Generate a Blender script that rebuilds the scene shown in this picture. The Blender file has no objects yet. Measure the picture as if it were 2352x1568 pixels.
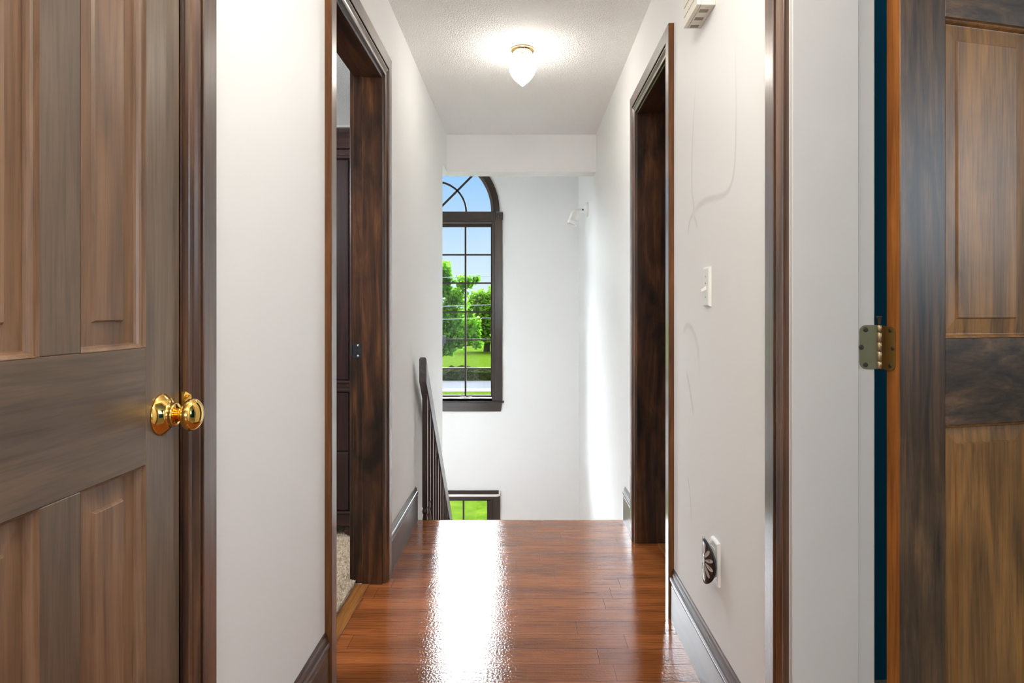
import bpy, bmesh, math, random
from mathutils import Vector, Matrix
random.seed(7)
sc = bpy.context.scene
C = sc.collection
PI = math.pi
# ---- camera model: level camera looking along +Y, pixel (VX,VY) is straight ahead
F, VX, VY, H = 1500.0, 1202.0, 716.0, 1.10
XL, XR, CZ = -0.57, 0.54, 2.415          # hall wall faces, hall ceiling
def onX(px, py, X):                      # point on a side-wall plane seen at a pixel
    y = X*F/(px-VX)
    return Vector((X, y, H+(VY-py)*y/F))
def at(px, py, y):
    return Vector(((px-VX)*y/F, y, H+(VY-py)*y/F))

# =====================================================================  materials
def nd(nt, typ, loc=(0,0), **kw):
    n = nt.nodes.new(typ)
    for k, v in kw.items():
        if k in n.inputs: n.inputs[k].default_value = v
        else: setattr(n, k, v)
    return n
def base_mat(name):
    m = bpy.data.materials.new(name); m.use_nodes = True
    nt = m.node_tree; b = nt.nodes['Principled BSDF']
    return m, nt, b, nt.links.new
def plain(name, col, rough=0.5, metal=0.0, spec=0.5, coat=0.0, bump=0.0, bscale=200.0, bdist=0.002, var=0.0, vscale=3.0):
    m, nt, b, L = base_mat(name)
    b.inputs['Base Color'].default_value = (*col, 1); b.inputs['Roughness'].default_value = rough
    b.inputs['Metallic'].default_value = metal; b.inputs['Specular IOR Level'].default_value = spec
    b.inputs['Coat Weight'].default_value = coat; b.inputs['Coat Roughness'].default_value = 0.1
    tc = nd(nt, 'ShaderNodeTexCoord')
    if var:
        n = nd(nt, 'ShaderNodeTexNoise', Scale=vscale, Detail=4.0); L(tc.outputs['Object'], n.inputs['Vector'])
        mx = nd(nt, 'ShaderNodeMix', data_type='RGBA')
        mx.inputs['A'].default_value = (*[c*(1-var) for c in col], 1); mx.inputs['B'].default_value = (*[min(1, c*(1+var)) for c in col], 1)
        L(n.outputs['Fac'], mx.inputs['Factor']); L(mx.outputs['Result'], b.inputs['Base Color'])
    if bump:
        n = nd(nt, 'ShaderNodeTexNoise', Scale=bscale, Detail=3.0); L(tc.outputs['Object'], n.inputs['Vector'])
        bp = nd(nt, 'ShaderNodeBump', Strength=bump, Distance=bdist); L(n.outputs['Fac'], bp.inputs['Height']); L(bp.outputs['Normal'], b.inputs['Normal'])
    return m
def mapping(nt, L, scale, loc=(0,0,0), rot=(0,0,0), coord='Object'):
    tc = nd(nt, 'ShaderNodeTexCoord'); mp = nd(nt, 'ShaderNodeMapping')
    mp.inputs['Scale'].default_value = scale; mp.inputs['Location'].default_value = loc; mp.inputs['Rotation'].default_value = rot
    L(tc.outputs[coord], mp.inputs['Vector']); return mp
def ramp(nt, stops):
    r = nd(nt, 'ShaderNodeValToRGB'); e = r.color_ramp.elements
    while len(e) < len(stops): e.new(0.5)
    for i, (p, c) in enumerate(stops):
        e[i].position = p; e[i].color = (*c, 1) if len(c) == 3 else c
    return r
def wood(name, axis, light, mid, dark, rough=0.34, coat=0.5, patch=0.6, pscale=5.0, grain=1.0, seed=0.0, spec=0.25, coatr=0.14, cior=1.5):
    """stained wood: long grain along one axis, cloudy dark stain patches, fine pores, a satin varnish"""
    m, nt, b, L = base_mat(name)
    st = [14.0, 14.0, 14.0]; st[axis] = 1.1
    mp = mapping(nt, L, st, (seed, seed*1.7, seed*0.6))
    n1 = nd(nt, 'ShaderNodeTexNoise', Scale=1.6*grain, Detail=7.0, Roughness=0.62, Distortion=1.1); L(mp.outputs['Vector'], n1.inputs['Vector'])
    r1 = ramp(nt, [(0.28, dark), (0.5, mid), (0.74, light)]); L(n1.outputs['Fac'], r1.inputs['Fac'])
    sp = [1.0, 1.0, 1.0]; sp[axis] = 0.45
    mp2 = mapping(nt, L, sp, (seed*2.1, seed, seed))
    n2 = nd(nt, 'ShaderNodeTexNoise', Scale=pscale, Detail=5.0, Roughness=0.6, Distortion=0.5); L(mp2.outputs['Vector'], n2.inputs['Vector'])
    r2 = ramp(nt, [(0.42, (1,1,1)), (0.60, tuple(1-patch*0.75 for _ in range(3)))]); L(n2.outputs['Fac'], r2.inputs['Fac'])
    sf = [110.0, 110.0, 110.0]; sf[axis] = 4.0
    mp3 = mapping(nt, L, sf)
    n3 = nd(nt, 'ShaderNodeTexNoise', Scale=1.5, Detail=3.0, Roughness=0.6); L(mp3.outputs['Vector'], n3.inputs['Vector'])
    r3 = ramp(nt, [(0.36, (0.72,0.72,0.72)), (0.55, (1,1,1))]); L(n3.outputs['Fac'], r3.inputs['Fac'])
    m1 = nd(nt, 'ShaderNodeMix', data_type='RGBA', blend_type='MULTIPLY'); m1.inputs['Factor'].default_value = 1
    L(r1.outputs['Color'], m1.inputs['A']); L(r2.outputs['Color'], m1.inputs['B'])
    m2 = nd(nt, 'ShaderNodeMix', data_type='RGBA', blend_type='MULTIPLY'); m2.inputs['Factor'].default_value = 1
    L(m1.outputs['Result'], m2.inputs['A']); L(r3.outputs['Color'], m2.inputs['B'])
    L(m2.outputs['Result'], b.inputs['Base Color'])
    b.inputs['Roughness'].default_value = rough; b.inputs['Coat Weight'].default_value = coat; b.inputs['Coat Roughness'].default_value = coatr
    b.inputs['Specular IOR Level'].default_value = spec; b.inputs['Coat IOR'].default_value = cior
    bp = nd(nt, 'ShaderNodeBump', Strength=0.12, Distance=0.0008); L(n3.outputs['Fac'], bp.inputs['Height']); L(bp.outputs['Normal'], b.inputs['Normal'])
    return m

# trim wood, one per grain direction
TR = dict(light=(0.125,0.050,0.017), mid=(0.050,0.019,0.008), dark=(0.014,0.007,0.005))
W_Z = wood('stained_trim_upright', 2, **TR, patch=0.98, pscale=7.0, coat=0.25)
W_Y = wood('stained_trim_lengthwise', 1, **TR, patch=0.45, seed=3.1)
W_X = wood('stained_trim_crosswise', 0, **TR, patch=0.45, seed=5.3)
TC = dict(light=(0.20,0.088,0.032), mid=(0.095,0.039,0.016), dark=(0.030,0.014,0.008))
C_Z = wood('varnished_casing_upright', 2, **TC, patch=0.4, coat=1.0, coatr=0.2, cior=1.65, spec=0.5)
C_Y = wood('varnished_casing_lengthwise', 1, **TC, patch=0.4, coat=1.0, coatr=0.2, cior=1.65, spec=0.5, seed=2.2)
B_Y = wood('varnished_baseboard', 1, **TR, patch=0.3, coat=1.0, coatr=0.33, rough=0.45, cior=1.5, seed=6.2)
W_E = wood('raw_casing_edge', 2, light=(0.26,0.105,0.026), mid=(0.16,0.060,0.015), dark=(0.075,0.028,0.009), patch=0.3, rough=0.5, coat=0.1, seed=1.3)
# closed door: evenly stained, satin sheen
D1 = dict(light=(0.215,0.148,0.096), mid=(0.160,0.109,0.071), dark=(0.095,0.066,0.045))
D1_Z = wood('closed_door_upright', 2, **D1, patch=0.25, rough=0.34, coat=1.0, coatr=0.32, pscale=3.0)
D1_Y = wood('closed_door_crosswise', 1, **D1, patch=0.25, rough=0.34, coat=1.0, coatr=0.32, pscale=3.0, seed=2.0)
D1_P = wood('closed_door_panel', 2, light=(0.34,0.195,0.108), mid=(0.25,0.140,0.077), dark=(0.155,0.086,0.048), patch=0.25, rough=0.34, coat=1.0, coatr=0.32, pscale=3.0, seed=4.4)
# open door: blotchy stain
D2 = dict(light=(0.32,0.175,0.082), mid=(0.150,0.092,0.052), dark=(0.045,0.034,0.027))
D2_Z = wood('open_door_upright', 2, **D2, patch=0.55, rough=0.38, coat=0.55, coatr=0.38, pscale=6.0, grain=1.5)
D2_X = wood('open_door_crosswise', 0, **D2, patch=0.65, rough=0.38, coat=0.55, coatr=0.38, pscale=6.0, seed=4.0)
D2_P = wood('open_door_panel', 2, light=(0.68,0.33,0.09), mid=(0.44,0.215,0.068), dark=(0.19,0.105,0.045), patch=0.35, rough=0.38, coat=0.55, coatr=0.38, pscale=4.0, grain=0.8, seed=8.3)
D2_E = wood('open_door_edge', 2, light=(0.56,0.21,0.045), mid=(0.44,0.155,0.032), dark=(0.27,0.09,0.022), patch=0.3, rough=0.5, coat=0.1)
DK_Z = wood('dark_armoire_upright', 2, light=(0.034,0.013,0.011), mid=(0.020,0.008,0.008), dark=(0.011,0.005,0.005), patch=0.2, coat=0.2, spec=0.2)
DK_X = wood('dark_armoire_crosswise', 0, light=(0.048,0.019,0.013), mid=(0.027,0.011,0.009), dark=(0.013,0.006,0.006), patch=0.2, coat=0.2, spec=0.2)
WIN_Z = wood('dark_window_upright', 2, light=(0.062,0.036,0.026), mid=(0.042,0.027,0.021), dark=(0.026,0.019,0.016), patch=0.3)
WIN_X = wood('dark_window_crosswise', 0, light=(0.062,0.036,0.026), mid=(0.042,0.027,0.021), dark=(0.026,0.019,0.016), patch=0.3)
MUNT = plain('window_bar', (0.046,0.036,0.029), 0.6, spec=0.1)
RIM = plain('grey_sash_rim', (0.095,0.082,0.076), 0.5, var=0.2, vscale=12.0)  # lighter grey-brown than the other window bars
RAIL = wood('charcoal_rail', 1, light=(0.060,0.053,0.050), mid=(0.040,0.036,0.034), dark=(0.024,0.022,0.022), patch=0.2, rough=0.4, coat=1.0, coatr=0.22, cior=1.55, spec=0.5)
BALU = wood('dark_baluster', 2, light=(0.070,0.034,0.024), mid=(0.042,0.022,0.017), dark=(0.022,0.014,0.012), patch=0.2, rough=0.35)
OAK = wood('oak_strip', 1, light=(0.42,0.185,0.050), mid=(0.30,0.115,0.028), dark=(0.17,0.058,0.014), patch=0.2, rough=0.35, grain=1.6)

WALL = plain('white_wall_paint', (0.83,0.832,0.825), 0.52, spec=0.14, bump=0.10, bscale=90.0, bdist=0.0015, var=0.012, vscale=1.4)
WALLB = plain('white_wall_paint_plain', (0.80,0.80,0.795), 0.6, spec=0.4, bump=0.08, bscale=90.0, bdist=0.0015)
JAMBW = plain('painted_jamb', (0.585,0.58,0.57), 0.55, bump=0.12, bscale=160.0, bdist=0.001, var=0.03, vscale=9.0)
TEAL = plain('deep_blue_wall', (0.001,0.140,0.225), 0.7, spec=0.2)
DARKW = plain('grey_wall', (0.55,0.54,0.52), 0.8)  # even mid-grey for the bedroom and closet walls
WHITE = plain('white_plastic', (0.83,0.82,0.79), 0.32)
CREAM = plain('cream_plastic', (0.76,0.72,0.63), 0.4)
SLOT = plain('slot_shade_and_mark', (0.28,0.25,0.20), 0.6)  # shade inside chime slots and grooves put into colour; also the switch mark
BLACK = plain('black_metal', (0.012,0.011,0.014), 0.28, coat=0.3)
PETAL = plain('smoky_petal', (0.42,0.37,0.33), 0.4)
STRIKE = plain('blackened_steel', (0.028,0.030,0.040), 0.35, metal=0.6)
SCREWM = plain('screw_steel', (0.42,0.42,0.44), 0.35, metal=0.9)
DSCREW = plain('dark_screw', (0.05,0.048,0.035), 0.5, metal=0.5)
BRASS = plain('polished_brass', (0.90,0.58,0.16), 0.07, metal=1.0)
BRASSF = plain('lamp_brass', (0.80,0.56,0.26), 0.16, metal=1.0)
AGED = plain('aged_green_brass', (0.235,0.225,0.135), 0.42, metal=0.55, var=0.15, vscale=40.0)
AGED2 = plain('aged_brass', (0.30,0.185,0.055), 0.42, metal=0.6, var=0.25, vscale=40.0)
PIN = plain('hinge_barrel_brass', (0.46,0.34,0.20), 0.32, metal=0.8)
CHROME = plain('window_crank_metal', (0.55,0.52,0.50), 0.35, metal=0.7)
CONC = plain('sidewalk_concrete', (0.12,0.112,0.104), 0.9, spec=0.0, var=0.1, vscale=2.0)
ROADM = plain('asphalt', (0.066,0.067,0.072), 0.9, spec=0.0, var=0.1, vscale=0.5)
STONE = plain('hedge_bank', (0.024,0.031,0.009), 0.9, spec=0.0, var=0.7, vscale=2.5, bump=1.0, bscale=4.0, bdist=0.2)
WIRE = plain('pale_cable', (0.30,0.31,0.32), 0.8, spec=0.1)
BARK = plain('bark', (0.09,0.065,0.045), 0.9)

def ceiling_mat(name, col):
    m, nt, b, L = base_mat(name)
    b.inputs['Base Color'].default_value = (*col, 1); b.inputs['Roughness'].default_value = 0.95; b.inputs['Specular IOR Level'].default_value = 0.1
    tc = nd(nt, 'ShaderNodeTexCoord')
    v = nd(nt, 'ShaderNodeTexVoronoi', Scale=150.0); L(tc.outputs['Object'], v.inputs['Vector'])
    n = nd(nt, 'ShaderNodeTexNoise', Scale=60.0, Detail=5.0, Roughness=0.75); L(tc.outputs['Object'], n.inputs['Vector'])
    a = nd(nt, 'ShaderNodeMath', operation='SUBTRACT'); L(n.outputs['Fac'], a.inputs[0]); L(v.outputs['Distance'], a.inputs[1])
    bp = nd(nt, 'ShaderNodeBump', Strength=0.75, Distance=0.006); L(a.outputs[0], bp.inputs['Height']); L(bp.outputs['Normal'], b.inputs['Normal'])
    return m
CEIL = ceiling_mat('popcorn_ceiling', (0.90,0.90,0.89))

def floor_mat():
    m, nt, b, L = base_mat('lacquered_floor_boards')
    mp = mapping(nt, L, (1,1,1), (0.35,0.028,0))
    sy = nd(nt, 'ShaderNodeSeparateXYZ'); L(mp.outputs['Vector'], sy.inputs[0])
    dv = nd(nt, 'ShaderNodeMath', operation='DIVIDE'); L(sy.outputs['Y'], dv.inputs[0]); dv.inputs[1].default_value = 0.094
    fl_ = nd(nt, 'ShaderNodeMath', operation='FLOOR'); L(dv.outputs[0], fl_.inputs[0])
    wn = nd(nt, 'ShaderNodeTexWhiteNoise', noise_dimensions='1D'); L(fl_.outputs[0], wn.inputs['W'])
    ax_ = nd(nt, 'ShaderNodeMath', operation='MULTIPLY_ADD'); L(wn.outputs['Value'], ax_.inputs[0]); ax_.inputs[1].default_value = 0.92; L(sy.outputs['X'], ax_.inputs[2])
    cv_ = nd(nt, 'ShaderNodeCombineXYZ'); L(ax_.outputs[0], cv_.inputs[0]); L(sy.outputs['Y'], cv_.inputs[1])
    br = nd(nt, 'ShaderNodeTexBrick'); br.offset = 0.0; br.offset_frequency = 1; br.squash = 1.0
    br.inputs['Scale'].default_value = 1.0; br.inputs['Brick Width'].default_value = 0.92; br.inputs['Row Height'].default_value = 0.094
    br.inputs['Mortar Size'].default_value = 0.0007; br.inputs['Mortar Smooth'].default_value = 0.3; br.inputs['Bias'].default_value = 0.0
    br.inputs['Color1'].default_value = (0.36,0.115,0.032,1); br.inputs['Color2'].default_value = (0.26,0.080,0.022,1); br.inputs['Mortar'].default_value = (0.09,0.03,0.012,1)
    L(cv_.outputs[0], br.inputs['Vector'])
    ms = mapping(nt, L, (2.6, 95.0, 1.0))
    n1 = nd(nt, 'ShaderNodeTexNoise', Scale=2.0, Detail=6.0, Roughness=0.65, Distortion=0.5); L(ms.outputs['Vector'], n1.inputs['Vector'])
    r1 = ramp(nt, [(0.32, (0.30,0.26,0.24)), (0.52, (0.95,0.95,0.95)), (0.70, (1.12,1.10,1.08))]); L(n1.outputs['Fac'], r1.inputs['Fac'])
    mg = mapping(nt, L, (1.6, 7.0, 1.0))
    n2 = nd(nt, 'ShaderNodeTexNoise', Scale=1.3, Detail=3.0); L(mg.outputs['Vector'], n2.inputs['Vector'])
    r2 = ramp(nt, [(0.36, (0.45,0.44,0.44)), (0.62, (1,1,1))]); L(n2.outputs['Fac'], r2.inputs['Fac'])
    m1 = nd(nt, 'ShaderNodeMix', data_type='RGBA', blend_type='MULTIPLY'); m1.inputs['Factor'].default_value = 0.75
    L(br.outputs['Color'], m1.inputs['A']); L(r1.outputs['Color'], m1.inputs['B'])
    m2 = nd(nt, 'ShaderNodeMix', data_type='RGBA', blend_type='MULTIPLY'); m2.inputs['Factor'].default_value = 0.6
    L(m1.outputs['Result'], m2.inputs['A']); L(r2.outputs['Color'], m2.inputs['B'])
    L(m2.outputs['Result'], b.inputs['Base Color'])
    b.inputs['Roughness'].default_value = 0.5; b.inputs['Specular IOR Level'].default_value = 0.0
    b.inputs['Coat Weight'].default_value = 1.0; b.inputs['Coat Roughness'].default_value = 0.075; b.inputs['Coat IOR'].default_value = 1.5
    # hand-laid lacquer: fine ridges across the hall, tiny blisters
    md = mapping(nt, L, (9.0, 130.0, 1.0))
    n3 = nd(nt, 'ShaderNodeTexNoise', Scale=1.4, Detail=3.0, Roughness=0.6); L(md.outputs['Vector'], n3.inputs['Vector'])
    mf = mapping(nt, L, (1,1,1))
    n4 = nd(nt, 'ShaderNodeTexNoise', Scale=130.0, Detail=2.0); L(mf.outputs['Vector'], n4.inputs['Vector'])
    ad = nd(nt, 'ShaderNodeMath', operation='MULTIPLY_ADD'); L(n4.outputs['Fac'], ad.inputs[0]); ad.inputs[1].default_value = 0.75; L(n3.outputs['Fac'], ad.inputs[2])
    sb = nd(nt, 'ShaderNodeMath', operation='MULTIPLY_ADD'); L(br.outputs['Fac'], sb.inputs[0]); sb.inputs[1].default_value = -1.5; L(ad.outputs[0], sb.inputs[2])
    bp = nd(nt, 'ShaderNodeBump', Strength=0.55, Distance=0.0012); L(sb.outputs[0], bp.inputs['Height'])
    L(bp.outputs['Normal'], b.inputs['Coat Normal']); L(bp.outputs['Normal'], b.inputs['Normal'])
    return m
FLOOR = floor_mat()

def carpet_mat():
    m, nt, b, L = base_mat('beige_carpet')
    tc = nd(nt, 'ShaderNodeTexCoord')
    n = nd(nt, 'ShaderNodeTexNoise', Scale=70.0, Detail=5.0, Roughness=0.7); L(tc.outputs['Object'], n.inputs['Vector'])
    r = ramp(nt, [(0.3, (0.40,0.31,0.22)), (0.65, (0.80,0.67,0.52))]); L(n.outputs['Fac'], r.inputs['Fac']); L(r.outputs['Color'], b.inputs['Base Color'])
    b.inputs['Roughness'].default_value = 1.0; b.inputs['Specular IOR Level'].default_value = 0.05
    bp = nd(nt, 'ShaderNodeBump', Strength=1.0, Distance=0.012); L(n.outputs['Fac'], bp.inputs['Height']); L(bp.outputs['Normal'], b.inputs['Normal'])
    return m
CARPET = carpet_mat()
def grass_mat():
    m, nt, b, L = base_mat('lawn_grass')
    tc = nd(nt, 'ShaderNodeTexCoord')
    n = nd(nt, 'ShaderNodeTexNoise', Scale=3.0, Detail=7.0, Roughness=0.75); L(tc.outputs['Object'], n.inputs['Vector'])
    r = ramp(nt, [(0.32, (0.014,0.030,0.0025)), (0.5, (0.030,0.052,0.004)), (0.7, (0.048,0.066,0.007))]); L(n.outputs['Fac'], r.inputs['Fac']); L(r.outputs['Color'], b.inputs['Base Color'])
    b.inputs['Roughness'].default_value = 1.0; b.inputs['Specular IOR Level'].default_value = 0.0
    return m
GRASS = grass_mat()
def leaf_mat(name, a, c):
    m, nt, b, L = base_mat(name)
    tc = nd(nt, 'ShaderNodeTexCoord')
    n = nd(nt, 'ShaderNodeTexNoise', Scale=1.3, Detail=5.0, Roughness=0.7); L(tc.outputs['Object'], n.inputs['Vector'])
    r = ramp(nt, [(0.35, a), (0.65, c)]); L(n.outputs['Fac'], r.inputs['Fac']); L(r.outputs['Color'], b.inputs['Base Color'])
    b.inputs['Roughness'].default_value = 0.8; b.inputs['Specular IOR Level'].default_value = 0.0
    tr = nd(nt, 'ShaderNodeBsdfTranslucent'); L(r.outputs['Color'], tr.inputs['Color'])
    mx = nd(nt, 'ShaderNodeMixShader'); mx.inputs[0].default_value = 0.45
    L(b.outputs[0], mx.inputs[1]); L(tr.outputs[0], mx.inputs[2]); L(mx.outputs[0], nt.nodes['Material Output'].inputs['Surface'])
    return m
LEAF_A = leaf_mat('maple_leaf', (0.040,0.135,0.008), (0.19,0.42,0.030))
LEAF_B = leaf_mat('lime_leaf', (0.08,0.19,0.015), (0.24,0.42,0.05))
def glass_mat():
    m, nt, b, L = base_mat('window_glass')
    nt.nodes.remove(b)
    t = nd(nt, 'ShaderNodeBsdfTransparent'); t.inputs['Color'].default_value = (0.96,0.975,0.97,1)
    g = nd(nt, 'ShaderNodeBsdfGlossy', Roughness=0.02)
    fr = nd(nt, 'ShaderNodeFresnel', IOR=1.22)
    mx = nd(nt, 'ShaderNodeMixShader'); L(fr.outputs[0], mx.inputs[0]); L(t.outputs[0], mx.inputs[1]); L(g.outputs[0], mx.inputs[2])
    L(mx.outputs[0], nt.nodes['Material Output'].inputs['Surface']); return m
GLASS = glass_mat()
def emit_mat(name, col, strength):
    m, nt, b, L = base_mat(name)
    b.inputs['Base Color'].default_value = (0.9,0.88,0.84,1); b.inputs['Roughness'].default_value = 0.25
    b.inputs['Emission Color'].default_value = (*col, 1); b.inputs['Emission Strength'].default_value = strength
    return m
GLOBE = emit_mat('lit_frosted_glass', (1.0,0.94,0.85), 9.0)
LENS = plain('spot_lens', (0.75,0.77,0.76), 0.1)
def scuff_mat():
    m, nt, b, L = base_mat('grey_scuff')
    b.inputs['Base Color'].default_value = (0.42,0.41,0.39,1); b.inputs['Roughness'].default_value = 0.5
    uv = nd(nt, 'ShaderNodeUVMap'); sp = nd(nt, 'ShaderNodeSeparateXYZ'); L(uv.outputs[0], sp.inputs[0])
    def hump(sock, k):     # 4*t*(1-t)
        a = nd(nt, 'ShaderNodeMath', operation='SUBTRACT'); a.inputs[0].default_value = 1; L(sock, a.inputs[1])
        c = nd(nt, 'ShaderNodeMath', operation='MULTIPLY'); L(a.outputs[0], c.inputs[0]); L(sock, c.inputs[1])
        d = nd(nt, 'ShaderNodeMath', operation='MULTIPLY', use_clamp=True); L(c.outputs[0], d.inputs[0]); d.inputs[1].default_value = k
        return d.outputs[0]
    e = nd(nt, 'ShaderNodeMath', operation='MULTIPLY'); L(hump(sp.outputs['Y'], 4.0), e.inputs[0]); L(hump(sp.outputs['X'], 6.0), e.inputs[1])
    g = nd(nt, 'ShaderNodeMath', operation='MULTIPLY'); L(e.outputs[0], g.inputs[0]); g.inputs[1].default_value = 0.13
    t = nd(nt, 'ShaderNodeBsdfTransparent'); mx = nd(nt, 'ShaderNodeMixShader')
    L(g.outputs[0], mx.inputs[0]); L(t.outputs[0], mx.inputs[1]); L(b.outputs[0], mx.inputs[2])
    L(mx.outputs[0], nt.nodes['Material Output'].inputs['Surface']); return m
SCUFF = scuff_mat()

# =====================================================================  mesh helpers
def BM(): return bmesh.new()
def box(bm, x0, x1, y0, y1, z0, z1, mi=0):
    v = [bm.verts.new(p) for p in ((x0,y0,z0),(x1,y0,z0),(x1,y1,z0),(x0,y1,z0),(x0,y0,z1),(x1,y0,z1),(x1,y1,z1),(x0,y1,z1))]
    fs = [bm.faces.new([v[i] for i in q]) for q in ((3,2,1,0),(4,5,6,7),(0,1,5,4),(1,2,6,5),(2,3,7,6),(3,0,4,7))]
    for f in fs: f.material_index = mi
    return v
def loft(bm, rings, close=True, cap=True, smooth=False):
    vs = [[bm.verts.new(p) for p in r] for r in rings]
    n = len(vs[0])
    for a, b in zip(vs, vs[1:]):
        for i in range(n if close else n-1):
            j = (i+1) % n
            f = bm.faces.new((a[i], a[j], b[j], b[i])); f.smooth = smooth
    if cap and close:
        bm.faces.new(list(reversed(vs[0]))); bm.faces.new(vs[-1])
    return vs
def lathe(bm, prof, origin, axis='z', n=40, smooth=True, fn=None):
    """prof: list of (h, r) along the axis; closed to the axis at both ends"""
    o = Vector(origin); rings = []
    for h, r in prof:
        ring = []
        for i in range(n):
            a = 2*PI*i/n; rr = r*(fn(a, h) if fn else 1)
            c, s = math.cos(a)*rr, math.sin(a)*rr
            p = {'z': (c, s, h), 'x': (h, c, s), '-x': (-h, s, c), 'y': (s, h, c), '-y': (c, -h, s)}[axis] if not isinstance(axis, Matrix) else tuple(axis @ Vector((c, s, h)))
            ring.append(o+Vector(p))
        rings.append(ring)
    loft(bm, rings, smooth=smooth)
def sweep_tube(bm, pts, r, n=10):
    pts = [Vector(p) for p in pts]; rings = []
    for i, p in enumerate(pts):
        t = (pts[min(i+1, len(pts)-1)]-pts[max(i-1, 0)]).normalized()
        up = Vector((0,0,1)) if abs(t.z) < 0.9 else Vector((0,1,0))
        a = t.cross(up).normalized(); b = a.cross(t)
        rr = r[i] if isinstance(r, (list, tuple)) else r
        rings.append([p+a*math.cos(2*PI*k/n)*rr+b*math.sin(2*PI*k/n)*rr for k in range(n)])
    loft(bm, rings, smooth=True)

def wloc(o):
    v = Vector((0,0,0))
    while o is not None: v += o.location; o = o.parent
    return v
def obj(name, bm, mats, parent=None, loc=None, bevel=0.0, seg=2, wn=False):
    """link a world-space bmesh as ONE object (under a parent, or at loc)"""
    bmesh.ops.recalc_face_normals(bm, faces=bm.faces[:])
    if loc is None:
        if parent is None and bm.verts:
            xs = [v.co for v in bm.verts]
            lo = Vector([min(c[i] for c in xs) for i in range(3)]); hi = Vector([max(c[i] for c in xs) for i in range(3)])
            loc = Vector(((lo.x+hi.x)/2, (lo.y+hi.y)/2, lo.z))
        else: loc = wloc(parent) if parent else Vector((0,0,0))
    loc = Vector(loc)
    bm.transform(Matrix.Translation(-loc))
    me = bpy.data.meshes.new(name); bm.to_mesh(me); bm.free()
    for m in (mats if isinstance(mats, (list, tuple)) else [mats]): me.materials.append(m)
    o = bpy.data.objects.new(name, me); C.objects.link(o)
    if parent: o.parent = parent; o.location = loc-wloc(parent)
    else: o.location = loc
    if bevel:
        b = o.modifiers.new('soft_edges', 'BEVEL'); b.width = bevel; b.segments = seg; b.limit_method = 'ANGLE'; b.angle_limit = math.radians(40)
        b.harden_normals = False
    return o
def tag(o, label, cat, group=None, kind=None):
    o['label'] = label; o['category'] = cat
    if group: o['group'] = group
    if kind: o['kind'] = kind
    return o
def thing(name, label, cat, loc, group=None, kind=None):
    o = bpy.data.objects.new(name, None); C.objects.link(o); o.location = Vector(loc); o.empty_display_size = 0.05
    return tag(o, label, cat, group, kind)
def S(name, bm, mats, label, cat, **kw):
    return tag(obj(name, bm, mats, **kw), label, cat, kind='structure')

# =====================================================================  shell
Y_END = 3.448          # top of the stairs
Y_LEND = 4.60          # where the left wall stops
Y_HEAD = 4.85          # face of the beam
Y_BACK = 6.40
LAND = -1.60           # landing below
TZ, SZ = 2.056, 3.30
# openings (jamb faces)
A0, A1 = 0.525, 1.088          # closed door, left
B0, B1 = 1.958, 2.645          # open doorway, left
D0, D1_ = 0.503, 1.323         # open doorway with hinged door, right
E0, E1 = 2.423, 3.100          # far doorway, right
JT = 0.02

bm = BM()
box(bm, XL-0.051, XR+0.10, -0.6, Y_END, -0.05, 0)
box(bm, XR+0.10, XR+0.135, E0-0.02, E1+0.02, -0.05, -0.0005)
box(bm, -2.2, 2.2, -4.2, -0.6, -0.05, 0)
fl = S('floor', bm, FLOOR, 'glossy red brown wooden floor boards laid across the hallway', 'floor', loc=(0,0,0))
# nosing strip at the stair edge
bm = BM()
loft(bm, [[(x, Y_END+0.0, -0.05),(x, Y_END+0.022, -0.035),(x, Y_END+0.026, -0.018),(x, Y_END+0.022, -0.004),(x, Y_END, 0.0)] for x in (XL, XR)])
obj('stair_nosing', bm, FLOOR, parent=fl)

bm = BM()
box(bm, XL-0.12, XR+0.17, -0.6, Y_HEAD+0.165, CZ, CZ+0.10)
box(bm, -2.3, 2.3, -4.3, -0.6, CZ, CZ+0.10)
S('ceiling', bm, CEIL, 'white popcorn textured ceiling over the hallway', 'ceiling', loc=(0,0,0))
bm = BM(); box(bm, -3.2, XR+0.17, Y_LEND-0.12, Y_BACK+0.2, SZ, SZ+0.1)
S('ceiling_stairwell', bm, CEIL, 'high white ceiling above the stairwell beyond the beam', 'ceiling', loc=(0,0,0))

def wall_x(bm, x0, x1, y0, y1, z0, z1, holes):
    """a wall along Y made of boxes round door holes (ya, yb, ztop)"""
    y = y0
    for a, b, zt in holes:
        box(bm, x0, x1, y, a, z0, z1); box(bm, x0, x1, a, b, zt, z1); y = b
    box(bm, x0, x1, y, y1, z0, z1)
bm = BM()
wall_x(bm, XL-0.12, XL, -0.6, Y_END, 0, CZ, [(A0-JT, A1+JT, TZ+JT), (B0-JT, B1+JT, TZ+JT)])
box(bm, XL-0.12, XL, Y_END, Y_LEND, LAND-0.05, CZ)
box(bm, XL-0.12, XL, Y_LEND, Y_HEAD+0.165, 2.143, CZ)
wl = S('wall_left', bm, WALL, 'white left wall of the hallway with two doorways', 'wall', loc=(0,0,0))
bm = BM()
wall_x(bm, XR, XR+0.17, -0.6, Y_END, 0, CZ, [(D0-JT, D1_+JT, TZ+JT), (E0-JT, E1+JT, 2.042+JT)])
box(bm, XR, XR+0.17, Y_END, Y_BACK, LAND-0.05, CZ)
box(bm, XR, XR+0.17, Y_HEAD, Y_BACK, CZ, SZ)
wr = S('wall_right', bm, WALL, 'white right wall of the hallway running on to the stairwell corner', 'wall', loc=(0,0,0))
bm = BM(); box(bm, XL, XR, Y_HEAD, Y_HEAD+0.165, 2.14, SZ)
S('beam', bm, WALLB, 'white dropped beam across the hallway above the stairs', 'beam', loc=(0,0,0))
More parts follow.
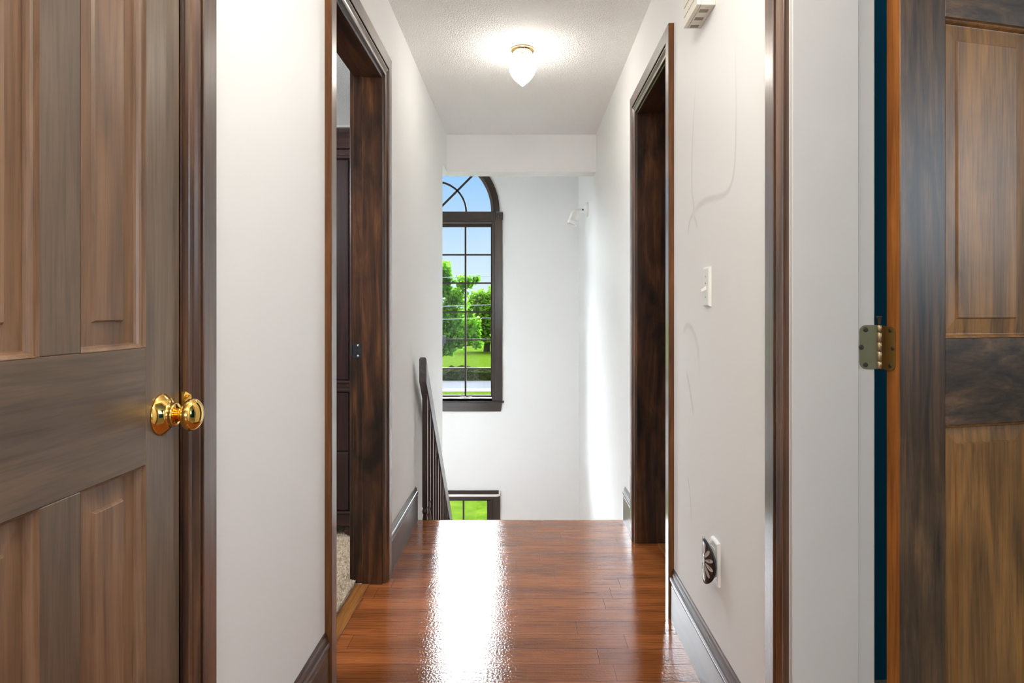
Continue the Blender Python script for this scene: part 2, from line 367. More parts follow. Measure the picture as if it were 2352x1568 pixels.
# stairwell to the left, hidden behind the left wall
bm = BM()
box(bm, -3.1, XL-0.12, 4.70, 4.80, LAND-0.05, SZ); box(bm, XL-0.12, XL, 4.70, Y_HEAD+0.165, CZ+0.1, SZ); box(bm, XL-0.12, XL-0.115, Y_LEND, 4.70, LAND-0.05, 2.143)
box(bm, -3.2, -3.1, Y_LEND-0.12, Y_BACK, LAND-0.05, SZ); box(bm, XL, XR+0.17, Y_HEAD-0.001, Y_HEAD, CZ+0.1, SZ)
S('wall_stairwell', bm, WALLB, 'white side walls of the stairwell left of the stairs', 'wall', loc=(0,0,0))
bm = BM(); box(bm, -3.1, XR, 4.862, Y_BACK, LAND-0.05, LAND)
S('floor_landing', bm, FLOOR, 'lower stair landing below the windows', 'floor', loc=(0,0,0))

# back wall with an arched hole and a lower rectangular hole
WC = -0.866
def outline_arch(hw, z0, zs, cx=WC, n=40):
    pts = [(cx-hw, z0), (cx+hw, z0)]
    pts += [(cx+hw*math.cos(a), zs+hw*math.sin(a)) for a in [PI*i/n for i in range(n+1)]]
    return pts
AZ0, AZS, AHW = 0.262, 2.081, 0.600
LZ1, LZ0, LHW = -0.700, -1.40, 0.570
bm = BM()
def loop(pts, y):
    vs = [bm.verts.new((x, y, z)) for x, z in pts]
    es = [bm.edges.new((vs[i], vs[(i+1) % len(vs)])) for i in range(len(vs))]
    return vs, es
outer = [(-3.2, LAND-0.05), (XR+0.17, LAND-0.05), (XR+0.17, SZ), (-3.2, SZ)]
hole1 = outline_arch(AHW, AZ0, AZS); hole2 = [(WC-LHW, LZ0), (WC+LHW, LZ0), (WC+LHW, LZ1), (WC-LHW, LZ1)]
allv = []
for y in (Y_BACK, Y_BACK+0.15):
    es = []; vv = []
    for pts in (outer, hole1, hole2):
        v, e = loop(pts, y); es += e; vv.append(v)
    bmesh.ops.triangle_fill(bm, use_beauty=True, use_dissolve=False, edges=es)
    allv.append(vv)
for a, b in zip(allv[0], allv[1]):
    for i in range(len(a)):
        j = (i+1) % len(a)
        bm.faces.new((a[i], a[j], b[j], b[i]))
S('wall_back', bm, WALLB, 'white end wall of the stairwell holding the arched window', 'wall', loc=(0,0,0))

# rooms off the hall
bm = BM()
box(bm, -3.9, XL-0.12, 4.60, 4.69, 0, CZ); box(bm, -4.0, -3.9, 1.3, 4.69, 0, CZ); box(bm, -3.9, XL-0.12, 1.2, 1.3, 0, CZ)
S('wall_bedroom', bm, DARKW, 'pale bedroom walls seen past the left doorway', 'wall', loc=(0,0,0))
bm = BM(); box(bm, -4.0, XL-0.12, 1.2, 4.69, CZ, CZ+0.1)
S('ceiling_bedroom', bm, CEIL, 'grey popcorn ceiling of the bedroom past the left doorway', 'ceiling', loc=(0,0,0))
bm = BM()
box(bm, XR+0.17, 3.6, 1.955, 2.05, 0, CZ); box(bm, 3.6, 3.7, -1.3, 2.15, 0, CZ); box(bm, XR+0.17, 3.6, -1.3, -1.2, 0, CZ)
box(bm, XR+0.1705, XR+0.19, -1.2, D0-JT, 0, CZ); box(bm, XR+0.1705, XR+0.19, D1_+JT+0.06, 1.955, 0, CZ); box(bm, XR+0.1705, XR+0.19, D0-JT, D1_+JT+0.06, TZ+0.08, CZ)
S('wall_blue_room', bm, TEAL, 'deep blue wall showing in the gap behind the open door', 'wall', loc=(0,0,0))
bm = BM(); box(bm, XR+0.17, 3.7, -1.3, 2.15, CZ, CZ+0.1)
S('ceiling_blue_room', bm, CEIL, 'ceiling of the blue room right of the hallway', 'ceiling', loc=(0,0,0))
bm = BM(); box(bm, XR+0.10, 3.7, -1.3, 2.15, -0.05, -0.001)
S('floor_blue_room', bm, CARPET, 'floor of the blue room right of the hallway', 'floor', loc=(0,0,0))
bm = BM()
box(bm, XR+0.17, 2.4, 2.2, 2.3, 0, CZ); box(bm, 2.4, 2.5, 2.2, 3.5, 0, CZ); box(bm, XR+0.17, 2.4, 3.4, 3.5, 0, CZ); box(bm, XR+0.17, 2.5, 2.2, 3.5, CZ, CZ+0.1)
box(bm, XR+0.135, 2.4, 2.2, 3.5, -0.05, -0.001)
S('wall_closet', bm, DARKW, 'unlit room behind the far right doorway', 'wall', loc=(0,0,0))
# room behind the camera: walls with a wide window
bm = BM()
box(bm, -2.3, -2.2, -4.3, -0.6, 0, CZ); box(bm, 2.2, 2.3, -4.3, -0.6, 0, CZ)
box(bm, -2.2, XL-0.12, -0.7, -0.6, 0, CZ); box(bm, XR+0.17, 2.2, -0.7, -0.6, 0, CZ)
box(bm, -2.2, -1.3, -4.3, -4.2, 0, CZ); box(bm, 1.3, 2.2, -4.3, -4.2, 0, CZ); box(bm, -1.3, 1.3, -4.3, -4.2, 0, 0.75); box(bm, -1.3, 1.3, -4.3, -4.2, 2.15, CZ)
for x in (-0.45, 0.45): box(bm, x-0.04, x+0.04, -4.28, -4.22, 0.75, 2.15)
S('wall_front', bm, WALLB, 'white room behind the viewer with a wide window', 'wall', loc=(0,0,0))

# =====================================================================  trim round doorways
CAS = [(0.0,0.0),(0.0,0.0095),(0.0015,0.0110),(0.0085,0.0112),(0.0095,0.0100),(0.0110,0.0098),(0.0150,0.0118),(0.0200,0.0155),(0.0225,0.0172),(0.0255,0.0172),
       (0.0262,0.0060),(0.0300,0.0060),(0.0305,0.0195),(0.0318,0.0205),(0.0765,0.0205),(0.0785,0.0190),(0.0785,0.0)]
def casing(par, X, s, y0, y1, zt, head=1.0):
    def edge(bm):
        for f in bm.faces:
            if len(f.verts) == 4 and f.calc_area() > 0.004 and abs(f.normal.x) < 0.2:
                c = f.calc_center_median()
                if c.y < y0-0.076 or c.y > y1+0.076 or c.z > zt+0.075*head: f.material_index = 1
    y0 -= 0.005; y1 += 0.005; zt += 0.005
    A = [(X+s*t, y0-w, 0.0) for w, t in CAS]; B = [(X+s*t, y0-w, zt+w*head) for w, t in CAS]
    Cc = [(X+s*t, y1+w, zt+w*head) for w, t in CAS]; D = [(X+s*t, y1+w, 0.0) for w, t in CAS]
    for nm, r, m in (('side_casing', (A, B), C_Z), ('head_casing', (B, Cc), C_Y), ('side_casing', (Cc, D), C_Z)):
        bm = BM(); loft(bm, r); bm.normal_update(); edge(bm); obj(nm, bm, [m, W_E], parent=par)
def jambs(par, xa, xb, y0, y1, zt, mats, rab=None, lip=0.010):
    """two side jambs and a head; rab = (x split, side) gives a thicker stop part and a rabbet for the door"""
    def sect(lo, hi, z0, z1, side):
        bm = BM()
        if side == 'near': box(bm, lo, hi, y0-JT, y0, z0, z1)
        elif side == 'far': box(bm, lo, hi, y1, y1+JT, z0, z1)
        else: box(bm, lo, hi, y0, y1, zt, zt+JT)
        return bm
    for side, nm, m in (('near','jamb',mats[0]), ('far','jamb',mats[0]), ('head','head_jamb',mats[1])):
        bm = sect(xa, xb, 0, zt+JT, side)
        if rab:
            r0, r1 = rab
            if side == 'near': box(bm, r0, r1, y0, y0+lip, 0, zt)
            elif side == 'far': box(bm, r0, r1, y1-lip, y1, 0, zt)
            else: box(bm, r0, r1, y0+lip, y1-lip, zt-lip, zt)
        obj(nm, bm, m, parent=par, bevel=0.0015, seg=1)

t1 = thing('trim_1', 'dark stained casing round the closed panel door on the left', 'door casing', (XL, (A0+A1)/2, 0), kind='structure')
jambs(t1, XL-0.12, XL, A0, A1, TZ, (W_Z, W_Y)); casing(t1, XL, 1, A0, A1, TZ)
bm = BM()   # brass lip of the strike plate peeking past the jamb
loft(bm, [[(XL-0.010, A1-0.0005, 0.951+z), (XL+0.006*k, A1-0.0005, 0.951+z), (XL+0.016*k, A1+0.004, 0.951+z), (XL+0.016*k, A1+0.0062, 0.951+z), (XL+0.006*k, A1+0.0015, 0.951+z), (XL-0.010, A1+0.0015, 0.951+z)]
          for z, k in ((-0.016,0.35),(-0.011,0.85),(0,1.0),(0.011,0.85),(0.016,0.35))])
obj('strike_plate', bm, BRASS, parent=t1)['label'] = 'brass strike plate lip'

t2 = thing('trim_2', 'dark stained casing and jamb of the open left doorway', 'door casing', (XL, (B0+B1)/2, 0), kind='structure')
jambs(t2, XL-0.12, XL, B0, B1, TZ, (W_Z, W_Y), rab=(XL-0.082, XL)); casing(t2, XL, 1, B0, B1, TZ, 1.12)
bm = BM(); box(bm, XL-0.106, XL-0.051, B0, B1-0.010, -0.03, 0.004)
obj('threshold', bm, OAK, parent=t2, bevel=0.003)['label'] = 'lighter oak threshold strip'
# bedroom side casing edge
bm = BM(); box(bm, XL-0.135, XL-0.12, B1+0.006, B1+0.07, 0, TZ+0.07); obj('side_casing', bm, W_Z, parent=t2, bevel=0.003)
# strike plate on the far jamb
bm = BM()
zc = H-(805-VY)*B1/F; hw, hh, rr = 0.0225, 0.029, 0.006
ring = []
for cx, cz, a0 in ((1,1,0),(-1,1,90),(-1,-1,180),(1,-1,270)):
    for k in range(5):
        a = math.radians(a0+k*22.5); ring.append((XL-0.101+cx*(hw-rr)+rr*math.cos(a), zc+cz*(hh-rr)+rr*math.sin(a)))
loft(bm, [[(x, y, z) for x, z in ring] for y in (B1, B1-0.0022)])
box(bm, XL-0.128, XL-0.122, B1-0.004, B1, zc-0.022, zc+0.022)
sp = obj('strike_plate', bm, STRIKE, parent=t2); sp['label'] = 'blackened strike plate'
for dz in (0.021, -0.021):
    bm = BM(); lathe(bm, [(0,0.0052),(0.0012,0.005),(0.0022,0.002)], (XL-0.098, B1-0.0021, zc+dz), '-y', 14); obj('screw', bm, SCREWM, parent=sp)
bm = BM(); box(bm, XL-0.104, XL-0.087, B1-0.0028, B1-0.0021, zc-0.010, zc+0.010); obj('latch_hole', bm, BLACK, parent=sp, bevel=0.004, seg=3)

t3 = thing('trim_3', 'dark casing with pale painted jamb round the near right doorway', 'door casing', (XR, (D0+D1_)/2, 0), kind='structure')
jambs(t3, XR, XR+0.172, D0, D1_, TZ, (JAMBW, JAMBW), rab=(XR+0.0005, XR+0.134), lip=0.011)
casing(t3, XR, -1, D0, D1_, TZ)
for i, ch in enumerate(t3.children):
    if ch.name.startswith('jamb'): ch['label'] = 'pale grey painted jamb'

t4 = thing('trim_4', 'dark stained casing and jamb of the far right doorway', 'door casing', (XR, (E0+E1)/2, 0), kind='structure')
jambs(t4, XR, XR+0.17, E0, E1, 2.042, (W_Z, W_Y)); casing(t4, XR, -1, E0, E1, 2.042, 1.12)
bm = BM(); box(bm, XR+0.098, XR+0.137, E0, E1, -0.03, 0.0015); obj('threshold', bm, OAK, parent=t4)['label'] = 'lighter oak threshold strip'

# baseboards
BASE = [(0,0),(0,0.014),(0.128,0.014),(0.1310,0.0125),(0.1335,0.0085),(0.1365,0.0085),(0.1380,0.0150),(0.1430,0.0170),(0.1520,0.0165),(0.1560,0.0135),(0.1570,0.0100),(0.1600,0.0095),(0.1640,0.0105),(0.1700,0.0085),(0.1745,0.0060),(0.1800,0.0045),(0.1800,0)]
def baseboard(name, X, s, y0, y1, label):
    bm = BM(); loft(bm, [[(X+s*t, y, z) for z, t in BASE] for y in (y0, y1)])
    return S(name, bm, B_Y, label, 'baseboard')
baseboard('baseboard_left', XL, 1, A1+0.0835, B0-0.0835, 'dark baseboard on the left wall between closed door and open doorway')
baseboard('baseboard_left', XL, 1, B1+0.0835, Y_END-0.006, 'dark baseboard on the left wall ending at the top of the stairs')
baseboard('baseboard_right', XR, -1, D1_+0.0835, E0-0.0835, 'dark baseboard on the right wall below the black night light')
baseboard('baseboard_right', XR, -1, E1+0.0835, Y_END-0.006, 'short dark baseboard on the right wall beyond the far doorway')

# =====================================================================  doors
def panel_rings(u0, u1, z0, z1, bev=0.042):
    st = [(0,0.0),(0.0008,-0.0045),(0.0030,-0.0056),(0.0050,-0.0080),(0.0062,-0.0115),(0.0070,-0.0148),(0.0085,-0.0150),(bev-0.0030,-0.0128),(bev-0.0006,-0.0092),(bev,-0.0086)]
    return [[(u0+i, z0+i, d), (u1-i, z0+i, d), (u1-i, z1-i, d), (u0+i, z1-i, d)] for i, d in st]
def make_door(name, label, M, W, stile, mull, mats, edge=None, Ht=2.035, thick=0.035):
    """M maps local (u across, n out of the face, z up) to world; front at n=0"""
    o = thing(name, label, 'door', M @ Vector((W/2, -thick/2, 0.012)), kind='structure')
    def put(nm, bm, mat, bevel=0.0012):
        bm.transform(M); return obj(nm, bm, mat, parent=o, bevel=bevel, seg=1)
    rails = [(0.012, 0.225), (0.868, 1.0465), (1.700, 1.800), (1.925, Ht)]
    pw = (W-2*stile-mull)/2
    for u0, u1, e in ((0, stile, 0), (W-stile, W, 1)):
        bm = BM(); box(bm, u0, u1, -thick, 0, 0.012, Ht)
        if edge is not None:
            for f in bm.faces:
                c = f.calc_center_median()
                if abs(c.x-(0 if edge == 0 else W)) < 1e-5: f.material_index = 1
        put('stile', bm, [mats[0], D2_E])
    for z0, z1 in rails:
        bm = BM(); box(bm, stile, W-stile, -thick, -0.0001, z0, z1); put('rail', bm, mats[1])
    for (a, b), (c, d) in zip(rails, rails[1:]):
        bm = BM(); box(bm, stile+pw, stile+pw+mull, -thick, -0.0001, b, c); put('mullion', bm, mats[0])
        for u0 in (stile, stile+pw+mull):
            bm = BM(); v = None
            for side in (0, 1):
                rs = panel_rings(u0, u0+pw, b, c)
                rr = [[(u, (d_ if not side else -thick-d_), z) for u, z, d_ in r] for r in rs]
                vs = [[bm.verts.new(p) for p in r] for r in rr]
                for p, q in zip(vs, vs[1:]):
                    for i in range(4): bm.faces.new((p[i], p[(i+1) % 4], q[(i+1) % 4], q[i]))
                bm.faces.new(vs[-1])
                if v is None: v = vs[0]
                else:
                    for i in range(4): bm.faces.new((v[i], v[(i+1) % 4], vs[0][(i+1) % 4], vs[0][i]))
            put('panel', bm, mats[2], bevel=0)
    return o
# closed door, set flush in the left wall: u runs along +Y from the hinge side
M1 = Matrix(((0,1,0,XL-0.001),(1,0,0,0.530),(0,0,1,0),(0,0,0,1)))
door1 = make_door('door_1', 'closed brown panel door with brass knob at the left edge', M1, 0.5535, 0.095, 0.072, (D1_Z, D1_Y, D1_P))
kb = (XL-0.001, 1.032, 0.938)
bm = BM(); lathe(bm, [(0,0.0332),(0.0022,0.0332),(0.0040,0.0322),(0.0125,0.0215),(0.0145,0.0185),(0.0185,0.0172),(0.0205,0.0182),(0.0225,0.0182),(0.0240,0.0165),(0.0245,0.0120)], kb, 'x', 56)
kn = obj('doorknob', bm, BRASS, parent=door1); kn['label'] = 'polished brass doorknob'
bm = BM(); pr = [(0.0235,0.0108),(0.0300,0.0105),(0.0320,0.0125)]
pr += [(0.0475-0.0150*math.cos(a), 0.0255*math.sin(a)) for a in [0.50+(PI-0.52)*i/18 for i in range(19)]]
lathe(bm, pr, kb, 'x', 56); obj('knob', bm, BRASS, parent=kn)
# open door swung into the blue room
ang = math.radians(14.1); ca, sa = math.cos(ang), math.sin(ang)
Bx, By = 0.742, 1.335; Fx, Fy = Bx+0.035*sa, By-0.035*ca
M2 = Matrix(((ca, sa, 0, Fx),(sa, -ca, 0, Fy),(0,0,1,0),(0,0,0,1)))
door2 = make_door('door_2', 'open dark blotchy panel door on a brass hinge at the right edge', M2, 0.80, 0.1115, 0.105, (D2_Z, D2_X, D2_P), edge=0)
# hinge
hg = bpy.data.objects.new('hinge', None); C.objects.link(hg); hg.parent = door2; hg['label'] = 'aged brass butt hinge'
hg.location = Vector((0.720, 1.325, 1.0285))-door2.location
def rr_plate(bm, P, ua, ub, z0, z1, r, th, left=True):
    """plate with two rounded corners at the ub end; P(u, t, z) -> world"""
    pts = [(ua, z0)]
    for cz, a0 in ((z0+r, -90), (z1-r, 0)):
        pts += [(ub-r+r*math.cos(math.radians(a0+k*15)), cz+r*math.sin(math.radians(a0+k*15))) for k in range(7)]
    pts += [(ua, z1)]
    loft(bm, [[P(u, t, z) for u, z in pts] for t in (0, th)])
bm = BM(); yj = D1_+0.0
rr_plate(bm, lambda u, t, z: (0.7165-u, yj-t, z), 0, 0.0355, 0.9845, 1.0735, 0.0135, 0.0022)
la = obj('hinge_leaf', bm, AGED, parent=hg)
for px, z in ((1987, 1.0640), (1977, 1.0285), (1986.5, 0.9930)):
    bm = BM(); lathe(bm, [(0,0.0048),(0.001,0.0047),(0.0016,0.0030)], ((px-VX)*yj/F, yj-0.0021, z), '-y', 16); obj('screw', bm, DSCREW, parent=la)
bm = BM()
Ps = lambda u, t, z: (Bx+u*sa-t*ca, By-u*ca-t*sa, z)
rr_plate(bm, Ps, -0.003, 0.0245, 0.9815, 1.0705, 0.0125, 0.0022)
loft(bm, [[(0.7225,1.3235,z),(Bx-0.003*sa,By+0.003*ca,z),(Bx-0.003*sa-0.0022*ca,By+0.003*ca-0.0022*sa,z),(0.7215,1.3215,z)] for z in (0.9835, 1.0720)])
lb = obj('hinge_leaf', bm, AGED2, parent=hg)
for u, z in ((0.0125, 1.0620), (0.0185, 1.0262), (0.0122, 0.9905)):
    bm = BM(); lathe(bm, [(0,0.0040),(0.001,0.0040),(0.0016,0.0025)], Ps(u, 0.0021, z), Matrix(((0,sa,-ca),(0,-ca,-sa),(1,0,0))), 14); obj('screw', bm, DSCREW, parent=lb)
bm = BM()
bz = [0.9845, 1.0002, 1.0205, 1.0388, 1.0590, 1.0735]
for a, b in zip(bz, bz[1:]): lathe(bm, [(a+0.0006,0.0044),(a+0.0011,0.0049),(b-0.0011,0.0049),(b-0.0006,0.0044)], (0.7200,1.3215,0), 'z', 20)
obj('barrel', bm, PIN, parent=hg)
bm = BM(); lathe(bm, [(0.982,0.0032),(1.0805,0.0032),(1.0860,0.0042),(1.0900,0.0062),(1.0912,0.0062),(1.0918,0.004)], (0.7200,1.3215,0), 'z', 20); obj('hinge_pin', bm, DSCREW, parent=hg)

# =====================================================================  arched window
w1 = thing('window_1', 'tall arched window with dark frame on the end wall', 'window', (WC, Y_BACK, AZ0), kind='structure')
def boxo(name, par, m, x0, x1, y0, y1, z0, z1, bevel=0.002, label=None):
    bm = BM(); box(bm, x0, x1, y0, y1, z0, z1); o = obj(name, bm, m, parent=par, bevel=bevel, seg=1)
    if label: o['label'] = label
    return o
YB = Y_BACK
def arch_band(bm, r0, r1, y0, y1, zc, n=48):
    loft(bm, [[(WC+r*math.cos(a), y, zc+r*math.sin(a)) for r, y in ((r0,y0),(r1,y0),(r1,y1),(r0,y1))] for a in [PI*i/n for i in range(n+1)]])
for s in (1, -1):
    bm = BM(); prof = [(0.559,0),(0.559,0.010),(0.563,0.012),(0.578,0.012),(0.582,0.020),(0.586,0.022),(0.657,0.022),(0.661,0.018),(0.661,0)]
    loft(bm, [[(WC+s*w, YB-t, z) for w, t in prof] for z in (0.2305, 2.000)]); obj('side_casing', bm, WIN_Z, parent=w1)
    bm = BM(); box(bm, WC+s*0.5935, WC+s*0.6665, YB-0.026, YB, 2.000, 2.073)
    ro = obj('corner_block', bm, WIN_Z, parent=w1, bevel=0.002, seg=1)
    bm = BM(); lathe(bm, [(0,0.030),(0.004,0.029),(0.0045,0.024),(0.001,0.021),(0.001,0.016),(0.005,0.012),(0.006,0.004)], (WC+s*0.630, YB-0.0255, 2.0365), '-y', 28); obj('rosette', bm, WIN_Z, parent=ro)
bm = BM(); arch_band(bm, 0.580, 0.634, YB-0.022, YB, AZS); arch_band(bm, 0.574, 0.580, YB-0.014, YB, AZS); obj('arch_casing', bm, WIN_Z, parent=w1, bevel=0.002, seg=1)
bm = BM(); arch_band(bm, 0.549, 0.575, YB+0.004, YB+0.07, AZS); arch_band(bm, 0.575, 0.606, YB+0.001, YB+0.15, AZS); obj('arch_sash', bm, RIM, parent=w1, bevel=0.0025, seg=1)
boxo('transom', w1, WIN_X, WC-0.5935, WC+0.5935, YB-0.020, YB+0.10, 1.984, 2.081, 0.004)
boxo('head_stop', w1, RIM, WC-0.56, WC+0.56, YB+0.0, YB+0.09, 1.964, 1.984, 0.003)
for s in (1, -1): boxo('side_jamb', w1, WIN_Z, WC+s*0.572, WC+s*0.602, YB+0.0, YB+0.15, AZ0-0.01, 1.99, 0.001)
boxo('mullion', w1, WIN_Z, WC-0.030, WC+0.030, YB+0.0, YB+0.12, AZ0, 1.964, 0.003)
ZB = 0.279; ZTOP = 1.945
for s in (1, -1):
    sash = bpy.data.objects.new('casement_sash', None); C.objects.link(sash); sash.parent = w1; sash.location = (s*0.3, 0.05, 0)
    xs = sorted((WC+s*0.034, WC+s*0.572))
    bm = BM()
    for x0, x1 in ((xs[0], xs[0]+0.024), (xs[1]-0.026, xs[1])): box(bm, x0, x1, YB+0.03, YB+0.07, ZB-0.028, ZTOP+0.02)
    box(bm, xs[0], xs[1], YB+0.03, YB+0.07, ZB-0.028, ZB); box(bm, xs[0], xs[1], YB+0.03, YB+0.07, ZTOP-0.007, ZTOP+0.02)
    obj('sash_frame', bm, MUNT, parent=sash, bevel=0.003, seg=1)
    bm = BM(); xm = WC+s*0.296; box(bm, xm-0.0085, xm+0.0085, YB+0.036, YB+0.062, ZB, ZTOP)
    for py in (585, 650, 716, 780, 846):
        z = H+(VY-py)*(YB+0.045)/F; box(bm, xs[0]+0.02, xs[1]-0.02, YB+0.038, YB+0.060, z-0.007, z+0.007)
    obj('muntin', bm, MUNT, parent=sash)
    bm = BM(); box(bm, xs[0]+0.02, xs[1]-0.022, YB+0.048, YB+0.052, ZB-0.01, ZTOP); obj('pane', bm, GLASS, parent=sash)
    bm = BM(); x = WC+s*0.086; zl = H+(VY-780)*YB/F
    box(bm, x-0.012, x+0.020, YB+0.008, YB+0.030, zl-0.038, zl+0.038); loft(bm, [[(x-0.01+q, YB-0.016+p, zl-0.045+k) for q, p in ((0,0),(0.018,0),(0.018,0.02),(0,0.02))] for k in (-0.02, 0.01)])
    obj('sash_lock', bm, BLACK, parent=sash, bevel=0.003, seg=1)
    xc = WC+s*(WC*0+0.296)
    bm = BM(); sweep_tube(bm, [(xc-0.06, YB+0.012, ZB-0.019), (xc-0.02, YB+0.006, ZB-0.017), (xc+0.02, YB+0.004, ZB-0.019), (xc+0.065, YB+0.010, ZB-0.017)], 0.006)
    lathe(bm, [(0,0.018),(0.012,0.015),(0.020,0.008)], (xc, YB+0.012, ZB-0.032), 'z', 16); obj('window_crank', bm, CHROME, parent=sash)
bm = BM(); r = 0.303
arch_band(bm, r-0.0085, r+0.0085, YB+0.038, YB+0.060, AZS)
for d in (45, 90, 135):
    a = math.radians(d); c, s_ = math.cos(a), math.sin(a); hw = 0.0085
    loft(bm, [[(WC+c*q-s_*k, y, AZS+s_*q+c*k) for k, y in ((-hw,YB+0.038),(hw,YB+0.038),(hw,YB+0.060),(-hw,YB+0.060))] for q in (0.0, 0.556)])
obj('arch_muntin', bm, MUNT, parent=w1)
bm = BM(); loft(bm, [[(WC+0.56*math.cos(PI*i/40), y, AZS+0.56*math.sin(PI*i/40)) for i in range(41)] for y in (YB+0.048, YB+0.052)]); obj('arch_pane', bm, GLASS, parent=w1)
bm = BM(); loft(bm, [[(x, YB+0.03, 0.2130),(x, YB-0.036, 0.2130),(x, YB-0.042, 0.2180),(x, YB-0.042, 0.2250),(x, YB-0.036, 0.2300),(x, YB+0.03, 0.2300)] for x in (WC-0.676, WC+0.676)])
box(bm, WC-0.60, WC+0.60, YB+0.0, YB+0.15, 0.23, ZB-0.028); obj('window_stool', bm, WIN_X, parent=w1)
bm = BM(); loft(bm, [[(x0, YB, 0.2130),(x0, YB-0.018, 0.2130),(x0+k, YB-0.018, 0.127),(x0+k, YB, 0.127)] for x0, k in ((WC-0.658,0.012),(WC+0.658,-0.012))]); obj('apron', bm, WIN_X, parent=w1, bevel=0.002, seg=1)

# lower window + curtain rod
w2 = thing('window_2', 'lower window with dark frame partly hidden by the floor edge', 'window', (WC, YB, LZ0), kind='structure')
boxo('head_casing', w2, WIN_X, WC-0.640, WC+0.640, YB-0.022, YB, -0.735, -0.646)
for s in (1, -1):
    bm = BM(); prof = [(0.545,0),(0.545,0.012),(0.560,0.012),(0.566,0.020),(0.640,0.021),(0.640,0)]
    loft(bm, [[(WC+s*w, YB-t, z) for w, t in prof] for z in (LZ0-0.02, -0.735)]); obj('side_casing', bm, WIN_Z, parent=w2)
bm = BM()
for s in (1, -1): box(bm, *sorted((WC+s*0.508, WC+s*0.572)), YB+0.02, YB+0.12, LZ0, LZ1)
box(bm, WC-0.57, WC+0.57, YB+0.02, YB+0.12, -0.757, LZ1+0.002); box(bm, WC-0.57, WC+0.57, YB+0.02, YB+0.12, LZ0, LZ0+0.06); box(bm, WC-0.03, WC+0.03, YB+0.02, YB+0.12, LZ0, LZ1)
obj('sash_frame', bm, WIN_Z, parent=w2, bevel=0.003, seg=1)
bm = BM()
for s in (1, -1): box(bm, WC+s*0.276-0.008, WC+s*0.276+0.008, YB+0.04, YB+0.065, LZ0, LZ1)
box(bm, WC-0.55, WC+0.55, YB+0.042, YB+0.063, -1.08, -1.065); obj('muntin', bm, WIN_Z, parent=w2)
bm = BM(); box(bm, WC-0.55, WC+0.55, YB+0.050, YB+0.054, LZ0, LZ1); obj('pane', bm, GLASS, parent=w2)
boxo('window_stool', w2, WIN_X, WC-0.66, WC+0.66, YB-0.04, YB+0.02, LZ0-0.02, LZ0)
rod = thing('curtain_rod', 'flat white curtain rod across the top of the lower window', 'curtain rod', (WC, YB-0.023, -0.69))
bm = BM(); path = []
zr, x1, x0 = -0.672, WC+0.636, WC-0.636
for k in range(7): a = PI/2*k/6; path.append((x1-0.03+0.03*math.cos(a), YB-0.065-0.03*math.sin(a)))
path = [(x1, YB-0.0225)]+path; path = path+[(2*WC-x, y) for x, y in reversed(path)]
rings = []
for i, (x, y) in enumerate(path):
    t = Vector((path[min(i+1, len(path)-1)][0]-path[max(i-1, 0)][0], path[min(i+1, len(path)-1)][1]-path[max(i-1, 0)][1], 0)).normalized(); nrm = Vector((t.y, -t.x, 0))
    rings.append([Vector((x, y, zr))+nrm*a+Vector((0,0,b)) for a, b in ((-0.004,-0.010),(0.004,-0.010),(0.006,-0.004),(0.004,0),(0.006,0.004),(0.004,0.010),(-0.004,0.010))])
loft(bm, rings); obj('rod', bm, WHITE, parent=rod)
boxo('bracket', rod, WHITE, x1-0.010, x1+0.003, YB-0.0235, YB-0.0215, zr-0.012, zr+0.032, 0.001)

# =====================================================================  stairs and railing
st = thing('staircase', 'stairs going down past the floor edge toward the landing', 'stairs', (0, 4.1, LAND), kind='structure')
RUN, RISE, N = 0.202, 0.20, 8
for i in range(1, N):
    y0 = Y_END+RUN*(i-1); bm = BM(); box(bm, XL, XR, y0-0.001 if i == 1 else y0-0.02, y0+RUN, -RISE*i-0.03, -RISE*i); obj('tread', bm, FLOOR, parent=st, bevel=0.004)
for i in range(1, N+1):
    y0 = Y_END+RUN*(i-1); bm = BM(); box(bm, XL, XR, y0, y0+0.018, -RISE*i, -RISE*(i-1)-0.03); obj('riser', bm, WHITE, parent=st)
SL = 0.98; RX = -0.5225
rl = thing('stair_railing', 'charcoal wooden stair railing with square balusters descending by the left wall', 'railing', (RX, 4.1, -0.7))
y0, y1, zt = 3.395, 5.02, 0.866
sect = [(-0.019,-0.131),(0.019,-0.131),(0.019,-0.010),(0.012,-0.001),(-0.012,-0.001),(-0.019,-0.010)]
bm = BM(); loft(bm, [[(RX+x, y, zt+z-SL*(y-y0)) for x, z in sect] for y in (y0, y1)]); obj('handrail', bm, RAIL, parent=rl, bevel=0.0015, seg=1)
def baluster(y, zb, ztop):
    bm = BM(); h = 0.0135
    box(bm, RX-h, RX+h, y-h, y+h, zb, zb+0.07)
    lathe(bm, [(zb+0.068,0.0132),(zb+0.075,0.0095),(zb+0.085,0.0148),(zb+0.094,0.0148),(zb+0.104,0.0092),(zb+0.125,0.0128),(zb+0.165,0.0168),(zb+0.195,0.0150),(zb+0.222,0.0098),(zb+0.228,0.0142),(zb+0.238,0.0158),(zb+0.248,0.0142),(zb+0.254,0.0110),(zb+0.263,0.0135),(zb+0.266,0.0135)], (RX, y, 0), 'z', 20)
    d = SL*h
    loft(bm, [[(RX-h, y-h, z), (RX+h, y-h, z), (RX+h, y+h, z2), (RX-h, y+h, z2)] for z, z2 in ((zb+0.264, zb+0.264), (ztop+d, ztop-d))])
    obj('baluster', bm, BALU, parent=rl)
for i in range(12):
    y = 3.476+0.101*i*1.09
    if y > 4.78: break
    step = int((y-Y_END)/RUN)+1
    baluster(y, -RISE*step, zt-0.1305-SL*(y-y0))
